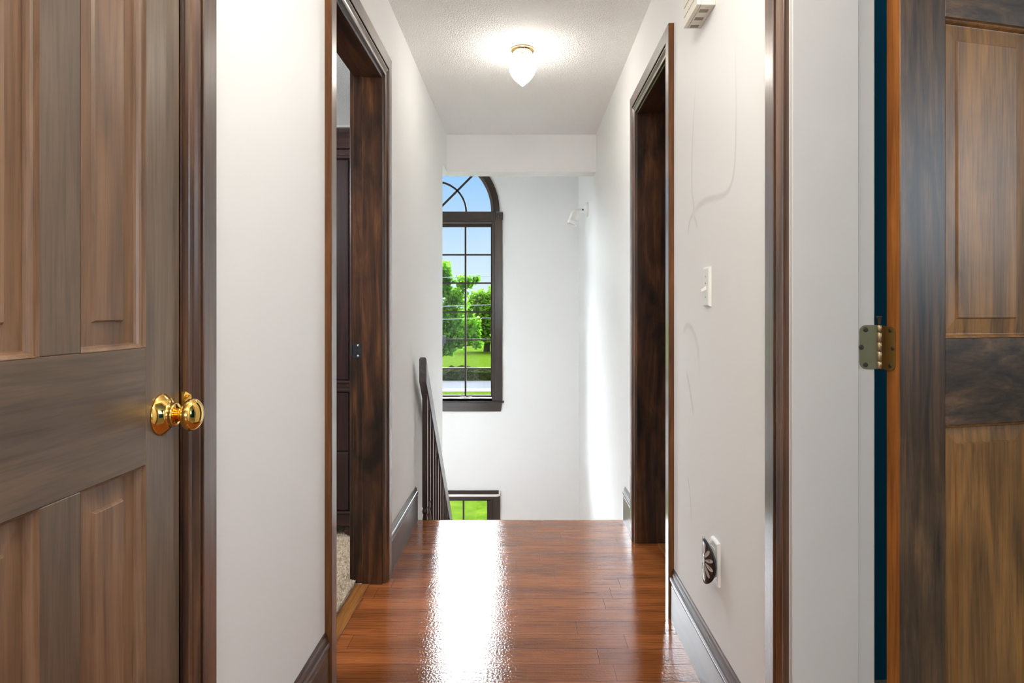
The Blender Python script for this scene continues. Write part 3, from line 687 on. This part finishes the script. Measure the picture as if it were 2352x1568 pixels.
bm = BM(); box(bm, RX-0.045, RX+0.045, 4.90, 4.99, LAND, LAND+0.93); box(bm, RX-0.055, RX+0.055, 4.89, 5.0, LAND+0.93, LAND+0.96); obj('newel_post', bm, BALU, parent=rl, bevel=0.004)

# =====================================================================  ceiling lamp
cl = thing('ceiling_light', 'small lit globe lamp with brass rim on the hallway ceiling', 'ceiling lamp', (-0.004, 3.27, CZ))
cc = (-0.004, 3.27, CZ)
bm = BM(); lathe(bm, [(0.0,0.0560),(-0.004,0.0590),(-0.010,0.0590),(-0.017,0.0545),(-0.020,0.0500)], cc, 'z', 48); obj('canopy', bm, BRASSF, parent=cl)
bm = BM(); lathe(bm, [(-0.0195,0.0500),(-0.024,0.0480),(-0.050,0.0465),(-0.053,0.0440)], cc, 'z', 48); obj('fitter', bm, CREAM, parent=cl)
bm = BM(); lathe(bm, [(0,0.004),(0.010,0.004)], (-0.004, 3.27-0.056, CZ-0.041), 'y', 10); obj('thumb_screw', bm, BRASSF, parent=cl)
gp = [(-0.050,0.0430),(-0.058,0.0450),(-0.066,0.0530),(-0.078,0.0620),(-0.092,0.0660),(-0.108,0.0645),(-0.124,0.0585),(-0.140,0.0490),(-0.155,0.0370),(-0.166,0.0250),(-0.173,0.0170),(-0.178,0.0120),(-0.184,0.0060),(-0.186,0.002)]
bm = BM(); lathe(bm, gp, cc, 'z', 96, fn=lambda a, h: 1+0.018*math.cos(16*a+h*60)*(1 if h < -0.07 else 0)); obj('globe_shade', bm, GLOBE, parent=cl)['label'] = 'ribbed frosted glass shade'

# wall spotlight near the far corner
sl = thing('wall_spotlight', 'white spotlight aimed down on the right wall near the far corner', 'spotlight', (XR, 5.47, 1.96))
bm = BM(); lathe(bm, [(0,0.062),(0.004,0.062),(0.016,0.058),(0.018,0.040),(0.030,0.030),(0.036,0.012)], (XR, 5.47, 1.955), '-x', 40); obj('base_plate', bm, WHITE, parent=sl)
bm = BM(); sweep_tube(bm, [(XR-0.034, 5.47, 1.955), (XR-0.050, 5.47, 1.955)], 0.007); obj('joint', bm, BLACK, parent=sl)
bm = BM(); sweep_tube(bm, [(XR-0.049, 5.47, 1.955), (XR-0.085, 5.465, 1.953), (XR-0.110, 5.46, 1.945)], [0.008, 0.009, 0.012]); obj('arm', bm, WHITE, parent=sl)
ax = Vector((-0.30, -0.18, -0.93)).normalized(); q = Vector((0,0,1)).rotation_difference(ax).to_matrix(); ho = Vector((XR-0.098, 5.46, 1.945))
bm = BM(); lathe(bm, [(-0.004,0.010),(0.002,0.022),(0.014,0.032),(0.032,0.036),(0.088,0.0375),(0.090,0.0375),(0.090,0.0415),(0.128,0.0425),(0.129,0.038),(0.112,0.034)], ho, q, 40); hd = obj('lamp_head', bm, WHITE, parent=sl)
bm = BM(); lathe(bm, [(0.110,0.034),(0.115,0.034),(0.117,0.020)], ho, q, 32); obj('lens', bm, LENS, parent=hd)

# =====================================================================  fittings on the right wall
ds = thing('light_switch', 'white toggle light switch on the right wall', 'switch', (XR, 1.905, 1.173))
bm = BM(); yc, zc = 1.905, 1.173
def plate(bm, X, yc, zc, hy, hz, th):
    loft(bm, [[(X-t, yc+a*(hy-i), zc+b*(hz-i)) for a, b in ((-1,-1),(1,-1),(1,1),(-1,1))] for t, i in ((0,0),(th*0.45,0),(th*0.8,0.0015),(th,0.0045))])
plate(bm, XR, yc, zc, 0.030, 0.057, 0.0085); pl = obj('cover_plate', bm, WHITE, parent=ds)
bm = BM(); loft(bm, [[(XR-0.006, yc-0.005, zc+0.004), (XR-0.006, yc+0.005, zc+0.004), (XR-0.006, yc+0.005, zc-0.008), (XR-0.006, yc-0.005, zc-0.008)],
                     [(XR-0.023, yc-0.0038, zc-0.010), (XR-0.023, yc+0.0038, zc-0.010), (XR-0.021, yc+0.0038, zc-0.016), (XR-0.021, yc-0.0038, zc-0.016)]]); obj('toggle', bm, WHITE, parent=ds, bevel=0.001)
for dz in (0.030, -0.030):
    bm = BM(); lathe(bm, [(0,0.0030),(0.0006,0.0028)], (XR-0.0084, yc, zc+dz), '-x', 14); obj('screw', bm, SCREWM, parent=ds)
bm = BM(); box(bm, XR-0.0092, XR-0.0084, yc-0.002, yc+0.002, zc+0.008, zc+0.0125); obj('indicator', bm, SLOT, parent=ds)

ol = thing('wall_outlet', 'white electrical outlet low on the right wall behind the black night light', 'outlet', (XR, 1.82, 0.405))
bm = BM(); plate(bm, XR, 1.820, 0.405, 0.033, 0.060, 0.010); obj('cover_plate', bm, WHITE, parent=ol)
for dz in (0.026, -0.026):
    bm = BM(); box(bm, XR-0.0118, XR-0.0095, 1.803, 1.837, 0.405+dz-0.014, 0.405+dz+0.014); obj('receptacle', bm, WHITE, parent=ol, bevel=0.004)
# night light: a black disc bent round a vertical axis, with petal openings
NX, NY, NZ, NR, BR = 0.5055, 1.832, 0.4045, 0.0625, 0.10
nl = thing('night_light', 'black plug-in night light with cut-out daisy petals on the right wall', 'night light', (NX, NY, NZ-NR))
def bend(a, b, off=0.0):
    ph = a/BR; r = BR-off
    return (NX+off+r*(1-math.cos(ph))+0*off, NY+r*math.sin(ph), NZ+b)
bm = BM(); n, rings = 56, []
for off in (0.0, 0.003):
    vs = [[bm.verts.new(bend(0.0, 0.0, off))]]
    for k in (1, 2, 3, 4, 5): vs.append([bm.verts.new(bend(NR*k/5*math.cos(2*PI*i/n)*0.97, NR*k/5*math.sin(2*PI*i/n), off)) for i in range(n)])
    for i in range(n):
        j = (i+1) % n; bm.faces.new((vs[0][0], vs[1][i], vs[1][j]))
        for p, q_ in zip(vs[1:], vs[2:]): bm.faces.new((p[i], p[j], q_[j], q_[i]))
    rings.append(vs[-1])
for i in range(n): bm.faces.new((rings[0][i], rings[0][(i+1) % n], rings[1][(i+1) % n], rings[1][i]))
for f in bm.faces: f.smooth = True
sh = obj('shade', bm, BLACK, parent=nl)
for k in range(12):      # smoky translucent petals let into the shade
    a0 = 2*PI*(k+0.5)/12
    pts = []
    for i in range(20):
        t = 2*PI*i/20; rad = 0.034+0.018*math.cos(t); wd = 0.0068*math.sin(t)*(0.45+0.55*(rad-0.016)/0.036)
        pts.append((rad*math.cos(a0)-wd*math.sin(a0), rad*math.sin(a0)+wd*math.cos(a0)))
    bm = BM(); loft(bm, [[bend(a, b, o_) for a, b in pts] for o_ in (-0.0009, 0.0005)]); obj('petal', bm, PETAL, parent=sh)
bm = BM(); loft(bm, [[bend(0.010*math.cos(t), 0.010*math.sin(t), o_) for t in [2*PI*i/24 for i in range(24)]] for o_ in (-0.0009, 0.0005)]); obj('petal', bm, PETAL, parent=sh)
bm = BM(); box(bm, NX+0.004, XR-0.0121, NY-0.016, NY+0.016, NZ-0.022, NZ+0.026); obj('plug_body', bm, WHITE, parent=nl, bevel=0.003)

dc = thing('door_chime', 'cream slotted door chime box high on the right wall', 'door chime', (XR, 1.912, 1.962))
bm = BM(); box(bm, XR-0.040, XR, 1.8335, 1.990, 1.962, 2.19)
body = obj('housing', bm, CREAM, parent=dc, bevel=0.002)
for g in range(3):
    for k in range(4):
        yv = 1.862+g*0.050+k*0.0052
        bm = BM(); box(bm, XR-0.036, XR-0.011, yv, yv+0.0026, 1.9612, 1.9625); obj('slot', bm, SLOT, parent=body)
bm = BM(); box(bm, XR-0.052, XR-0.0405, 1.8335, 1.990, 1.9625, 2.19); cv = obj('cover', bm, CREAM, parent=dc, bevel=0.002)
for k in range(6):
    z = 1.990+k*0.028; bm = BM(); box(bm, XR-0.0526, XR-0.0515, 1.843, 1.981, z, z+0.0022); obj('groove', bm, SLOT, parent=cv)

# faint scuffs on the right wall paint
def scuff(pts, w0, w1):
    P3 = [onX(a, b, XR) for a, b in pts]
    # densify (Catmull-Rom)
    Q = []
    for i in range(len(P3)-1):
        p0, p1, p2, p3 = P3[max(i-1,0)], P3[i], P3[i+1], P3[min(i+2, len(P3)-1)]
        for k in range(8):
            t = k/8; Q.append(0.5*((2*p1)+(p2-p0)*t+(2*p0-5*p1+4*p2-p3)*t*t+(3*p1-p0-3*p2+p3)*t*t*t))
    Q.append(P3[-1]); bm = BM(); uvl = bm.loops.layers.uv.new('UVMap'); rows = []
    for i, p in enumerate(Q):
        t = Q[min(i+1, len(Q)-1)]-Q[max(i-1, 0)]; nr = Vector((0, -t.z, t.y)).normalized()
        w = w0+(w1-w0)*i/(len(Q)-1)
        rows.append((bm.verts.new((XR-0.0006, p.y-nr.y*w/2, p.z-nr.z*w/2)), bm.verts.new((XR-0.0006, p.y+nr.y*w/2, p.z+nr.z*w/2)), i/(len(Q)-1)))
    for a, b in zip(rows, rows[1:]):
        f = bm.faces.new((a[0], a[1], b[1], b[0]))
        for lp, uv in zip(f.loops, ((a[2],0),(a[2],1),(b[2],1),(b[2],0))): lp[uvl].uv = uv
    obj('scuff_mark', bm, SCUFF, parent=wr)
scuff([(1599,178),(1591,326),(1590,433),(1594,480),(1584,510),(1580,545)], 0.016, 0.022)
scuff([(1689,76),(1691,255),(1688,377),(1676,433),(1655,451),(1625,459),(1604,474),(1591,496)], 0.012, 0.030)
scuff([(1592,494),(1598,505),(1603,526)], 0.020, 0.014)
scuff([(1569,770),(1574,752),(1583,748),(1594,764),(1603,800),(1608,868)], 0.020, 0.034)
scuff([(1577,852),(1585,895),(1594,955)], 0.026, 0.020)
scuff([(1579,1090),(1585,1130),(1589,1200)], 0.012, 0.012)

# =====================================================================  bedroom
bm = BM()
nx, ny = 90, 150; xa, xb, ya, yb = -2.4, XL-0.1065, 1.35, 3.55
g = [[None]*(ny+1) for _ in range(nx+1)]
for i in range(nx+1):
    for j in range(ny+1):
        x = xa+(xb-xa)*(1-(1-i/nx)**1.6); y = ya+(yb-ya)*j/ny
        if i == nx: x += random.uniform(-0.006, 0.003)
        g[i][j] = bm.verts.new((x, y, 0.010+random.uniform(0, 0.007) if i < nx else 0.001))
for i in range(nx):
    for j in range(ny): bm.faces.new((g[i][j], g[i+1][j], g[i+1][j+1], g[i][j+1]))
for f in bm.faces: f.smooth = True
box(bm, xa, xb-0.01, ya, yb, -0.04, 0.002); box(bm, -3.9, XL-0.125, 1.3, 1.36, -0.04, 0.008); box(bm, -3.9, XL-0.125, 3.54, 4.60, -0.04, 0.008)
ck = tag(obj('floor_carpet', bm, CARPET), 'beige pile carpet on the bedroom floor past the left doorway', 'carpet', kind='structure')
bm = BM()       # loose pile fibres along the visible strip
for k in range(5200):
    x = XL-0.105-abs(random.gauss(0, 0.13)); y = random.uniform(1.98, 3.3)
    if y > B1-0.012 and x > XL-0.123: continue
    h = random.uniform(0.010, 0.022); a = random.uniform(0, 2*PI); l = random.uniform(0.002, 0.012)
    d = Vector((math.cos(a), math.sin(a), 0)); s_ = Vector((-d.y, d.x, 0))*0.0012; p = Vector((x, y, 0.006))
    bm.faces.new([bm.verts.new(q_) for q_ in (p-s_, p+s_, p+d*l*0.6+Vector((0,0,h*0.8))+s_*0.8, p+d*l+Vector((0,0,h)), p+d*l*0.6+Vector((0,0,h*0.8))-s_*0.8)])
po = obj('pile', bm, CARPET, parent=ck); po['kind'] = 'stuff'

ar = thing('armoire', 'tall dark wooden armoire on turned feet in the bedroom', 'armoire', (-1.35, 3.42, 0.02))
ax0, ax1, ay = -1.90, -0.825, 3.14
def zpx(py, y=ay): return H+(VY-py)*y/F
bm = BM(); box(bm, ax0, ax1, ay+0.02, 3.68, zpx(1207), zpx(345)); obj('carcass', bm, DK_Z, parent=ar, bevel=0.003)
zt_, zl_ = zpx(283), zpx(336)
bm = BM(); prof = [(ay+0.03, zl_-0.02)]+[(ay+0.045-0.075*math.cos(PI/2*k/8)+0.03, zl_+(zt_-zl_)*math.sin(PI/2*k/8)) for k in range(9)]+[(3.68, zt_), (3.68, zl_-0.02)]
loft(bm, [[(x, y, z) for y, z in prof] for x in (ax0-0.02, ax1+0.02)]); obj('cornice', bm, DK_X, parent=ar)
bm = BM(); box(bm, ax0-0.015, ax1+0.015, ay-0.012, ay+0.03, zpx(342), zpx(334)); box(bm, ax0-0.005, ax1+0.005, ay+0.002, ay+0.03, zpx(357), zpx(342)); box(bm, ax0-0.01, ax1+0.01, ay-0.006, ay+0.03, zpx(364), zpx(357)); obj('cornice_molding', bm, DK_X, parent=ar, bevel=0.003)
xm = (ax0+ax1)/2
for x0, x1_ in ((ax0+0.02, xm-0.002), (xm+0.002, ax1-0.02)):
    bm = BM(); box(bm, x0, x1_, ay+0.008, ay+0.022, zpx(872), zpx(366)); dr = obj('cabinet_door', bm, DK_Z, parent=ar, bevel=0.002)
    bm = BM(); lathe(bm, [(0,0.006),(0.012,0.006),(0.016,0.013),(0.026,0.012),(0.030,0.005)], ((x1_-0.03 if x0 < xm-0.3 else x0+0.03), ay+0.008, 1.25), '-y', 18); obj('knob', bm, BRASS, parent=dr)
bm = BM(); box(bm, ax0-0.008, ax1+0.008, ay-0.008, ay+0.03, zpx(880), zpx(874)); box(bm, ax0, ax1, ay+0.002, ay+0.03, zpx(892), zpx(880)); box(bm, ax0-0.006, ax1+0.006, ay-0.004, ay+0.03, zpx(899), zpx(892)); obj('waist_molding', bm, DK_X, parent=ar, bevel=0.002)
for z0, z1 in ((zpx(1172), zpx(1040)), (zpx(1035), zpx(902))):
    bm = BM(); box(bm, ax0+0.02, ax1-0.02, ay+0.008, ay+0.022, z0, z1); dw = obj('drawer', bm, DK_Z, parent=ar, bevel=0.002)
    for xk in (ax0+0.25, ax1-0.25):
        bm = BM(); lathe(bm, [(0,0.006),(0.012,0.006),(0.016,0.013),(0.026,0.012),(0.030,0.005)], (xk, ay+0.008, (z0+z1)/2), '-y', 18); obj('knob', bm, BRASS, parent=dw)
bm = BM(); box(bm, ax0-0.008, ax1+0.008, ay-0.006, ay+0.03, zpx(1180), zpx(1174)); box(bm, ax0-0.004, ax1+0.004, ay, ay+0.03, zpx(1207), zpx(1180)); obj('plinth', bm, DK_X, parent=ar, bevel=0.003)
zf = zpx(1207)
for fx in (ax0+0.07, ax1-0.018):
    for fy in (ay+0.05, 3.62):
        bm = BM(); lathe(bm, [(0.0175,0.022),(0.022,0.030),(0.030,0.032),(0.034,0.029),(0.038,0.033),(0.044,0.034),(0.047,0.031),(0.051,0.034),(0.057,0.034),(0.060,0.030),(0.064,0.032),(zf-0.004,0.028),(zf,0.030)], (fx, fy, 0), 'z', 28); obj('foot', bm, DK_X, parent=ar)

# =====================================================================  outdoors
GZ = -2.9
bm = BM()
def quad(bm, x0, x1, y0, y1, z0, z1):
    bm.faces.new([bm.verts.new(p) for p in ((x0,y0,z0),(x1,y0,z0),(x1,y1,z1),(x0,y1,z1))])
def strip(name, y0, y1, m, label, cat, h=0.0):
    bm = BM(); box(bm, -60, 30, y0, y1, GZ-0.3, GZ+h); return S(name, bm, m, label, cat)
strip('lawn', 7.0, 32.6, GRASS, 'green front lawn seen through the lower window', 'lawn')
strip('sidewalk', 32.6, 33.9, CONC, 'pale concrete sidewalk beside the road outside', 'sidewalk', 0.02)
strip('road', 33.9, 38.4, ROADM, 'grey asphalt road outside the arched window', 'road', -0.04)
strip('lawn_far', 38.4, 260, GRASS, 'bright green field beyond the road', 'lawn', 0.0)
bm = BM(); nn = 160; rings = []
for i in range(nn+1):
    x = -34+48*i/nn; hgt = 0.72+0.10*math.sin(i*0.7)+random.uniform(-0.10, 0.10)
    rings.append([(x, 38.5+random.uniform(-0.08,0.08), GZ-0.1), (x, 38.6+random.uniform(-0.1,0.1), GZ+hgt*0.6), (x, 38.95+random.uniform(-0.1,0.1), GZ+hgt), (x, 39.5, GZ+hgt*0.85), (x, 39.8, GZ-0.1)])
loft(bm, rings); tag(obj('hedge_bank', bm, STONE), 'low scrubby bank along the far side of the road', 'hedge', kind='structure')

def tree(name, label, x, y, base, blobs, nleaf, lsize, mat, seed, spread=1.0):
    rnd = random.Random(seed)
    t = thing(name, label, 'tree', (x, y, base), 'trees beyond the road')
    bm = BM(); sweep_tube(bm, [(x, y, base-0.2), (x+0.05, y, base+1.2), (x-0.05, y, base+3.0), (x, y, base+5.0)], [0.38, 0.28, 0.22, 0.12], 12)
    for bx, by, bz, rx, ry, rz in blobs:
        e = Vector((x+bx, y+by, base+bz)); s_ = Vector((x, y, base+min(bz*0.6, 3.0)))
        sweep_tube(bm, [s_, s_.lerp(e, 0.5)+Vector((0,0,0.15)), e], [0.12, 0.07, 0.03], 8)
    obj('trunk', bm, BARK, parent=t)
    bm = BM(); tot = sum(rx*rz for _, _, _, rx, _, rz in blobs)
    for bx, by, bz, rx, ry, rz in blobs:
        for k in range(int(nleaf*rx*rz/tot)):
            d = Vector((rnd.gauss(0,1), rnd.gauss(0,1), rnd.gauss(0,1))).normalized(); q_ = rnd.random()**0.35*(0.82+0.30*math.sin(d.x*7+bx)*math.cos(d.z*6+bz))
            p = Vector((x+bx+d.x*rx*q_, y+by+d.y*ry*q_, base+bz+d.z*rz*q_))
            nrm = (d*0.6+Vector((rnd.gauss(0,.5), rnd.gauss(0,.5), rnd.gauss(0,.5)+0.4))).normalized()
            a = nrm.orthogonal().normalized(); a.rotate(Matrix.Rotation(rnd.uniform(0, 2*PI), 3, nrm)); b = nrm.cross(a); s_ = lsize*rnd.uniform(0.6, 1.3)
            bm.faces.new([bm.verts.new(v) for v in (p-a*s_*0.5, p-b*s_*0.32, p+a*s_*0.5, p+b*s_*0.32)])
    f = obj('foliage', bm, mat, parent=t); f['kind'] = 'stuff'
    return t
# big maple left of the pane centre: crown top y=575, low branches to y=820
def cb(px, py, rpx, rpy, Y, x, base):          # blob centred at a pixel, in the tree's own frame at distance Y
    p = at(px, py, Y); return (p.x-x, 0.0, p.z-base, rpx*Y/F, rpx*Y/F, rpy*Y/F)
TX, TY = at(985, 700, 46).x, 46.0
bl = [cb(*b, TY, TX, GZ) for b in ((985,640,62,62),(960,720,90,75),(1040,720,40,50),(1022,640,24,42),(1070,648,30,22),(1095,640,12,12),(1050,770,42,40),(1028,800,26,20),(1085,760,24,44),(1100,790,14,12),(1000,770,60,40),(1045,680,34,26))]
tree('maple_tree', 'large green maple with low hanging branches beyond the road', TX, TY, GZ, bl, 15000, 0.26, LEAF_A, 3)
TX2, TY2 = at(1118, 720, 66).x, 66.0
bl = [cb(*b, TY2, TX2, GZ) for b in ((1118,715,46,52),(1085,735,34,44),(1140,690,40,40),(1100,760,40,24),(1105,680,22,20),(1150,740,40,40),(1088,690,22,26),(1120,778,40,14),(1085,776,30,12))]
tree('lime_tree', 'pale yellow green tree at the right of the arched window view', TX2, TY2, GZ, bl, 9000, 0.34, LEAF_B, 5)
TX3, TY3 = at(1030, 730, 90).x, 90.0
bl = [cb(*b, TY3, TX3, GZ) for b in ((1030,735,60,34),(980,725,50,40),(1085,740,45,30),(1140,742,50,28))]
tree('oak_tree', 'distant green trees behind the maple at the edge of the field', TX3, TY3, GZ, bl, 7000, 0.5, LEAF_B, 9)

for i, (py, Y, dy, lab) in enumerate(((636, 37.0, 1.5, 'topmost thin cable crossing the sky outside the window'), (702, 36.0, 2.5, 'middle pale cable crossing the trees outside the window'), (732, 36.3, 2.5, 'lowest pale cable crossing the trees outside the window'))):
    bm = BM(); a = at(1060, py, Y)
    sweep_tube(bm, [(a.x+dx, Y, a.z+(dx*0.028)+0.0009*dx*dx) for dx in (-24,-16,-8,-4,0,4,8,16,24)], 0.016, 8)
    tag(obj('hanging_street_cable', bm, WIRE), lab, 'cable', 'cables along the road')

# =====================================================================  light
w = bpy.data.worlds.new('sky'); sc.world = w; w.use_nodes = True; nt = w.node_tree; L = nt.links.new
bg = nt.nodes['Background']
tc = nd(nt, 'ShaderNodeTexCoord'); sx = nd(nt, 'ShaderNodeSeparateXYZ'); L(tc.outputs['Generated'], sx.inputs[0])
rz = ramp(nt, [(0.0, (0.80,0.90,1.0)), (0.06, (0.70,0.86,1.0)), (0.20, (0.36,0.63,1.0)), (0.6, (0.25,0.50,0.95))]); L(sx.outputs['Z'], rz.inputs['Fac'])
def mr(sock, a, b):
    m_ = nd(nt, 'ShaderNodeMapRange', interpolation_type='SMOOTHSTEP'); m_.inputs['From Min'].default_value = a; m_.inputs['From Max'].default_value = b; L(sock, m_.inputs['Value']); return m_.outputs['Result']
def mul(a, b):
    m_ = nd(nt, 'ShaderNodeMath', operation='MULTIPLY'); L(a, m_.inputs[0])
    if isinstance(b, float): m_.inputs[1].default_value = b
    else: L(b, m_.inputs[1])
    return m_.outputs[0]
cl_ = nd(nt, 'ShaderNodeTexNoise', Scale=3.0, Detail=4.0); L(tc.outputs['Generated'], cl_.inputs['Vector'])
bank = mul(mul(mr(sx.outputs['Z'], 0.225, 0.31), mr(sx.outputs['Y'], 0.30, 0.62)), mr(cl_.outputs['Fac'], 0.15, 0.55))   # added bright sky band above the window view; lights hall, whitens floor reflection
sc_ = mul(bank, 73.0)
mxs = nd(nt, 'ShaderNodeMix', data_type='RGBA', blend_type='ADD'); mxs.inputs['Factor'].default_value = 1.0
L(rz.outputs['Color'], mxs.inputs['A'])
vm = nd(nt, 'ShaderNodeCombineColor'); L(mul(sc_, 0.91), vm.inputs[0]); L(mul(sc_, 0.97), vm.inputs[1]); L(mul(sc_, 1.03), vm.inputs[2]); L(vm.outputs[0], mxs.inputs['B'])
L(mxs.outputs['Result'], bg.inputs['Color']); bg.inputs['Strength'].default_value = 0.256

def lamp(name, typ, loc, rot, energy, col, **kw):
    l = bpy.data.lights.new(name, typ); l.energy = energy; l.color = col
    for k, v in kw.items(): setattr(l, k, v)
    o = bpy.data.objects.new(name, l); C.objects.link(o); o.location = loc; o.rotation_euler = rot; return o
R = math.radians
lamp('sun', 'SUN', (0,-10,20), (R(48), 0, R(-28)), 0.8, (1.0,0.95,0.86), angle=R(1.0))
lamp('daylight_rear_window', 'AREA', (0,-4.15,1.45), (R(-90),0,R(180)), 16, (0.93,0.97,1.0), shape='RECTANGLE', size=2.5, size_y=1.35)
lamp('hall_lamp', 'POINT', (0.0,-0.35,2.22), (0,0,0), 6.5, (1.0,0.90,0.76), shadow_soft_size=0.12)
lamp('hall_fill_near', 'POINT', (0.0,1.12,2.20), (0,0,0), 4.3, (1.0,0.95,0.87), shadow_soft_size=0.16)  # added fill light above the frame, brightens the near side walls
lamp('stairwell_fill', 'POINT', (-1.3,5.5,2.95), (0,0,0), 1.5, (1.0,0.98,0.97), shadow_soft_size=0.15)  # added unseen fill light behind the beam, brightens the stairwell
lamp('bedroom_fill', 'AREA', (-2.4,1.34,1.75), (R(-58),0,R(180)), 33, (0.95,0.97,1.0), shape='RECTANGLE', size=1.5, size_y=0.9)  # added area light, no window built here; aimed at the carpet
lamp('daylight_blue_room', 'AREA', (3.55,-0.40,1.80), (0,R(90),0), 7.5, (0.80,0.90,1.0), shape='RECTANGLE', size=0.9, size_y=1.0)

# =====================================================================  camera, view
cam = bpy.data.cameras.new('camera'); co = bpy.data.objects.new('camera', cam); C.objects.link(co); sc.camera = co
co.location = (0,0,H); co.rotation_euler = (R(90),0,0)
cam.sensor_fit = 'HORIZONTAL'; cam.sensor_width = 36.0; cam.lens = 36.0*F/2352
cam.shift_x = -(VX-1176)/2352; cam.shift_y = -(784-VY)/2352; cam.clip_start = 0.02; cam.clip_end = 600
vs = sc.view_settings; vs.view_transform = 'Standard'; vs.look = 'None'; vs.gamma = 1.0; vs.use_curve_mapping = False; vs.exposure = 2.07
cy = sc.cycles; cy.use_denoising = True; cy.max_bounces = 9; cy.diffuse_bounces = 6; cy.glossy_bounces = 5; cy.transparent_max_bounces = 12; cy.sample_clamp_indirect = 24.0; cy.caustics_reflective = True; cy.blur_glossy = 1.0; cy.caustics_refractive = False
